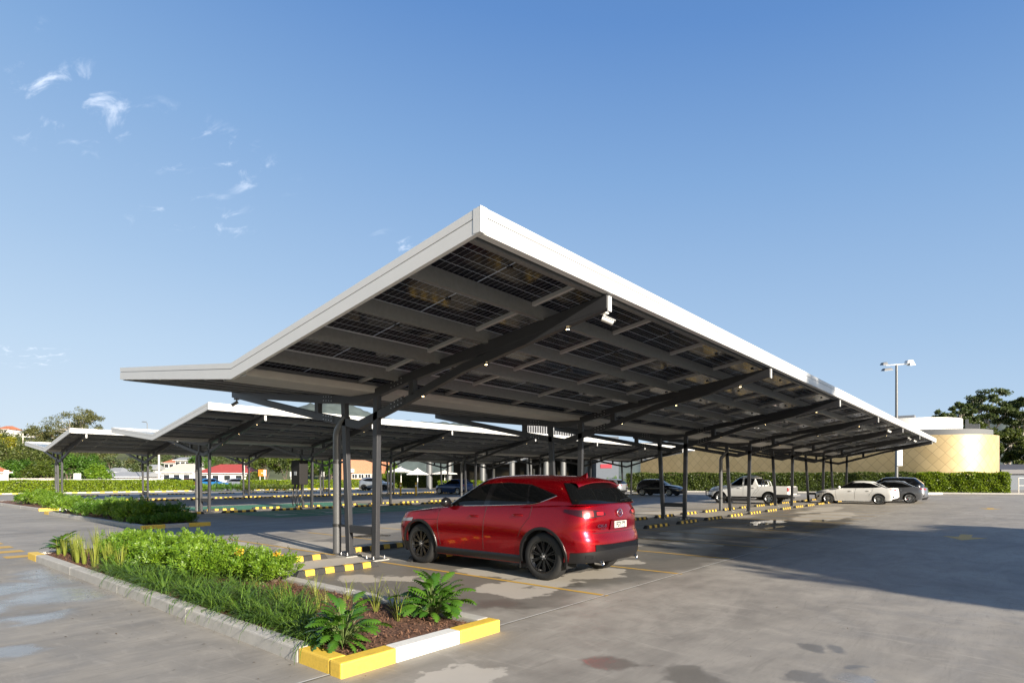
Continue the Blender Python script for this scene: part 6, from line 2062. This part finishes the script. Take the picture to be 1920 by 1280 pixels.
def house(name, label, px, d, wpx, py_eave, py_ridge, wm, rm, depth=8.0, gable=False, yaw=0.0, base=0.0, wins=3, cat='house'):
    x, y = spot(px, d); k = d / F_PX; w_ = wpx * k / 2
    ze, zr = zof(py_eave, d) - base, zof(py_ridge, d) - base
    t_ = thing(name, label, cat, (x, y, base), YAW - R(90) + yaw)
    b_ = MB(); b_.box(-w_ + .3, 0.3, -1.0, w_ - .3, depth - .3, ze); b_.build('wall', MATS[wm], t_)
    r_ = MB(); e = .35; ry = depth / 2; hip = 0.0 if gable else min(w_ * .55, depth * .5)
    v = [(-w_ - e, -e, ze - .05), (w_ + e, -e, ze - .05), (w_ + e, depth + e, ze - .05), (-w_ - e, depth + e, ze - .05), (-w_ + hip - (e if gable else 0), ry, zr), (w_ - hip + (e if gable else 0), ry, zr)]
    r_.add(v, [(0, 1, 5, 4), (1, 2, 5), (2, 3, 4, 5), (3, 0, 4), (3, 2, 1, 0)]); r_.build('roof', MATS[rm], t_)
    g_ = MB(); g_.box(-w_ - e, -e - .08, ze - .16, w_ + e, -e, ze - .02); g_.build('gutter', MATS['trim_white'], t_)
    for i in range(wins):
        cx = lerp(-w_, w_, (i + .7) / (wins + .4)); 
        f_ = MB(); f_.box(cx - .75, 0.24, ze - 1.75, cx + .75, 0.30, ze - .5); fo = f_.build('window', MATS['trim_white'], t_)
        p_ = MB(); p_.box(cx - .66, 0.215, ze - 1.67, cx + .66, 0.239, ze - .58); p_.build('pane', MATS['window_dark'], fo)
    return t_
house('house', 'white house with cream hipped roof beyond the hedge', 330, 140, 64, 885, 868, 'wall_white', 'roof_cream', 9)
house('house', 'white house with bright red hipped roof beyond the driveway gap', 414, 132, 96, 886, 869, 'wall_white', 'roof_red', 10, wins=4)
house('house', 'orange roofed small hut at the far left edge', -14, 96, 50, 884, 875, 'wall_render', 'roof_terracotta', 4, yaw=0.72, wins=1, cat='hut')
house('house', 'long low white building with grey roof left of the thick pole', 232, 128, 66, 893, 884, 'wall_white', 'roof_grey', 8, True, wins=5)
house('house', 'white two storey house behind the cream roofed one', 342, 190, 32, 862, 856, 'wall_white', 'roof_grey', 9, True, wins=3)
house('house', 'house with orange tiled roof above the cream roofed one', 316, 205, 22, 867, 860, 'wall_render', 'roof_terracotta', 8, wins=2)
house('house', 'grey roofed house on the slope left of the thick pole', 205, 170, 36, 884, 876, 'wall_render', 'roof_grey', 8, wins=2)
house('house', 'pale house with grey gable on the slope above the long low building', 262, 185, 44, 880, 870, 'wall_white', 'roof_grey', 8, True, wins=3)
for i, (px, py, w_, rm, lab) in enumerate([(4, 805, 26, 'roof_terracotta', 'hilltop house with orange roof at the far left of the skyline'), (38, 812, 18, 'roof_grey', 'hilltop house with pale walls beside the skyline pole'),
                                       (72, 818, 20, 'roof_terracotta', 'hilltop white house left of the gum tree'), (112, 824, 34, 'roof_red', 'hilltop house with red roof below the gum tree'), (215, 838, 26, 'roof_terracotta', 'house on the slope hidden between the two left canopies')]):
    house('house', lab, px, 318, w_, py - 1, py - 8, 'wall_white', rm, 9, base=zof(py + 10, 318), wins=2)
# brick building
bx = thing('brick_building', 'orange brick building with white windows seen between the nearest columns', 'building', (*spot(676, 112), 0), YAW - R(90))
k = 112 / F_PX
b_ = MB(); b_.box(-3.6, 0, 0, 4.2, 9, zof(846, 112)); b_.build('wall', MATS['brick_orange'], bx)
b_ = MB(); b_.box(-3.9, -.3, zof(846, 112), 4.5, 9.3, zof(842, 112)); b_.build('roof', MATS['roof_grey'], bx)
for i in range(5):
    f_ = MB(); x_ = -2.9 + 1.25 * i; f_.box(x_, -.06, zof(897, 112), x_ + 1.1, -.005, zof(888, 112)); fo = f_.build('window', MATS['trim_white'], bx)
    for j in (0, 1):
        p_ = MB(); p_.box(x_ + .1 + .5 * j, -.075, zof(896, 112), x_ + .5 + .5 * j, -.061, zof(889, 112)); p_.build('pane', MATS['window_dark'], fo)
b_ = MB(); b_.cbox(-1.6, -.25, zof(882, 112), .8, .5, .7); b_.build('air_conditioner', MATS['trim_white'], bx, bevel=.03)
# fences
def fence(label, px0, px1, d, h, m, slat=False):
    x0, y0 = spot(px0, d); x1, y1 = spot(px1, d); L = math.hypot(x1 - x0, y1 - y0)
    t_ = thing('fence', label, 'fence', (x0, y0, 0), math.atan2(y1 - y0, x1 - x0))
    if slat:
        b_ = MB(); n = int(L / .16); rs_ = np.random.RandomState(3)
        for i in range(n): b_.box(i * .16, 0, 0, i * .16 + .145, .03, h + rs_.uniform(-.03, .03))
        b_.build('paling_panel', MATS[m], t_, fix=False)
    else:
        b_ = MB(); b_.bar((0, 0, h), (L, 0, h), .05, .05); b_.bar((0, 0, h * .5), (L, 0, h * .5), .04, .04)
        b_.build('rails', MATS[m], t_)
        for i in range(int(L / 2.2) + 1):
            p_ = MB(); p_.cyl((i * 2.2, 0, 0), .04, h + .05, 6); p_.build('post', MATS[m], t_)
fence('weathered timber paling fence behind the left end of the long hedge', 18, 102, 93, 1.55, 'fence_timber', True)
fence('pale rail fence beyond the hedge between the white sign and the houses', 103, 300, 98, 1.35, 'fence_rail')
fence('pale pedestrian rail beyond the hedge right of the orange sign', 520, 700, 93, 1.25, 'fence_rail')

# trees
G = 'trees beyond the left hedge'
tree('gum_tree', 'tall open crowned gum tree on the left skyline', spot(143, 150), zof(760, 150), 5.6, 1, 'leaf_gum_warm', 'bark_pale', .34, 38, 240, .38, .75, .44, G, 0.0, 5, .06)
tree('gum_tree', 'smaller round gum tree left of the tall gum', spot(93, 150), zof(800, 150), 3.6, 2, 'leaf_gum_warm', 'bark_brown', .42, 18, 130, .22, .6, .42, G, 0, 3)
def bushy(label, px, d, py, rpx, seed, m='leaf_bush', clumps=22, per=210):
    return tree('bushy_tree', label, spot(px, d), zof(py, d), rpx * d / F_PX, seed, m, 'bark_brown', .40, clumps, per, .22, .85, .10, G, 0, 3)
for i, (px, d, py, r_, m, lab) in enumerate([
        (20, 120, 818, 40, 'leaf_bush', 'olive green bushy tree above the orange hut'), (6, 128, 808, 22, 'leaf_yellow', 'yellow leaved tree at the far left edge'),
        (62, 118, 832, 38, 'leaf_bush', 'wide olive bushy tree behind the timber fence'), (100, 120, 842, 40, 'leaf_bush', 'olive bushy tree behind the farthest canopy columns'),
        (40, 112, 862, 34, 'leaf_mid', 'dark green low bushy tree by the white sign on the left'), (80, 108, 866, 30, 'leaf_hedge_dark', 'dark bushy tree in the middle of the left thicket'),
        (128, 112, 850, 34, 'leaf_mid', 'bright green bushy tree left of the plain white sign'), (165, 115, 855, 30, 'leaf_mid', 'green bushy tree right of the plain white sign'),
        (182, 104, 872, 15, 'leaf_bright', 'small bright green tree at the right end of the left thicket'), (150, 135, 838, 30, 'leaf_bush', 'tall olive bushy tree at the back of the left thicket'),
        (-30, 118, 825, 40, 'leaf_bush', 'olive bushy tree cut by the left edge of the picture')]):
    bushy(lab, px, d, py, r_, 100 + i, m)
for i, (px, d, py, r_, m, lab) in enumerate([
        (268, 150, 862, 16, 'leaf_gum', 'thin grey green tree beside the thick concrete pole'), (375, 185, 850, 20, 'leaf_mid', 'dark tree behind the red roofed house on its left'),
        (455, 170, 848, 24, 'leaf_hedge_dark', 'dark conifer behind the red roofed house on its right'), (500, 135, 842, 22, 'leaf_hedge_dark', 'large dark tree behind the orange sign'),
        (535, 132, 838, 26, 'leaf_hedge_dark', 'large dark tree behind the slim lamp post'), (572, 140, 845, 20, 'leaf_mid', 'dark green tree left of the charging cabinet'),
        (620, 140, 856, 20, 'leaf_mid', 'tree left of the orange brick building'), (735, 115, 872, 14, 'leaf_bright', 'bright tree right of the orange brick building'), (480, 100, 884, 12, 'leaf_bush', 'small olive tree by the orange sign post')]):
    tree('bushy_tree', lab, spot(px, d), zof(py, d), r_ * d / F_PX, 140 + i, m, 'bark_brown', .42, 18, 180, .2, .85, .12, 'trees beyond the driveway', 0, 3)
rs = np.random.RandomState(9)
protos = [tree('hill_tree', 'rounded tree on the wooded hillside', spot(60, 300), 7, 3.6, 300 + i, m, 'bark_brown', .8, 12, 70, .2, .8, .12, 'trees on the hillside', 0, 3) for i, m in enumerate(('leaf_bush', 'leaf_gum', 'leaf_gum_warm'))]
hp = [(-260, 800), (0, 812), (120, 822), (250, 838), (400, 852), (560, 866), (760, 884)]
for i in range(130):
    px = rs.uniform(-120, 680); t = rs.uniform(.15, 1.0); d = lerp(330 * .55, 330, t); x, y = spot(px, d)
    z = lerp(-1.2, zof(sinterp(px, hp), 330), t ** .9) - .3
    if i < 3: c = protos[i]; c.location = (x, y, z)
    else: c = copy_tree(protos[i % 3], loc=(x, y, z), rz=rs.uniform(0, 6))
    s_ = rs.uniform(.6, 1.15); c.scale = (s_, s_, s_ * rs.uniform(.7, 1.0))

G2 = 'gum trees behind the gold drum'
for i, (px, d, py, r_, th, lab) in enumerate([(1768, 96, 768, 24, .55, 'small low gum crown just above the white roof drum'), (1800, 97, 752, 27, .5, 'gum tree with layered crown left of the tallest one'),
        (1858, 99, 726, 44, .45, 'tallest gum tree with spreading layered crown on the right'), (1916, 97, 742, 40, .48, 'gum tree cut by the right edge of the picture'),
        (1836, 90, 790, 34, .35, 'lower olive gum tree behind the roof vents'), (1890, 92, 800, 34, .3, 'lower dark gum tree right of the drum'), (1925, 88, 830, 30, .25, 'low tree at the right edge above the grey roof')]):
    tree('gum_tree', lab, spot(px, d), zof(py, d), r_ * d / F_PX, 160 + i, 'leaf_gum' if i < 4 else 'leaf_bush', 'bark_pale', .34, 40, 330, .32, .42, th, G2, 0, 4, .02)
# grey roofed shed and fence at the right edge
gs = thing('grey_shed', 'long grey roofed shed at the right edge beyond the hedge', 'building', (*spot(1925, 78), 0), YAW - R(90))
b_ = MB(); b_.box(-3.6, 0, 0, 10, 6, zof(888, 78)); b_.build('wall', MATS['wall_bluegrey'], gs)
b_ = MB(); b_.box(-3.7, -.4, zof(888, 78), 10.3, 6.4, zof(880, 78)); b_.build('fascia', MATS['roof_dark'], gs)
b_ = MB(); b_.add([(-3.7, -.4, zof(880, 78)), (10.3, -.4, zof(880, 78)), (10.3, 6.4, zof(868, 78)), (-3.7, 6.4, zof(868, 78))], [(0, 1, 2, 3)]); b_.build('roof', MATS['roof_dark'], gs)
fence('pale steel gate fence at the right end of the clipped hedge', 1910, 1960, 62, 1.6, 'fence_rail')

# tall trees beside the entrance, out of view behind the camera: their shade crosses the drive lane
GS = 'street trees that shade the drive lane'
tree('street_tree', 'tall dense street tree casting the long shadow over the middle columns', (12.3, -31.0), 17.5, 4.2, 401, 'leaf_mid', 'bark_brown', .45, 46, 330, .35, .95, .18, GS, 0, 4)
for i, (x, y, h_, c_, lab) in enumerate([(7.3, -23.0, 8.9, 3.2, 'street tree shading the near right part of the drive lane'), (9.3, -23.6, 9.2, 3.3, 'street tree shading the drive lane, second from its near end'),
        (12.2, -24.6, 9.6, 3.3, 'street tree shading the middle of the drive lane'), (14.9, -25.2, 9.5, 3.2, 'street tree shading the drive lane before its far end'), (17.6, -26.0, 9.4, 3.2, 'street tree shading the far end of the drive lane')]):
    tree('street_tree', lab, (x, y), h_, c_, 402 + i, 'leaf_mid', 'bark_brown', .45, 46, 420, .3, .95, .08, GS, 0, 4)
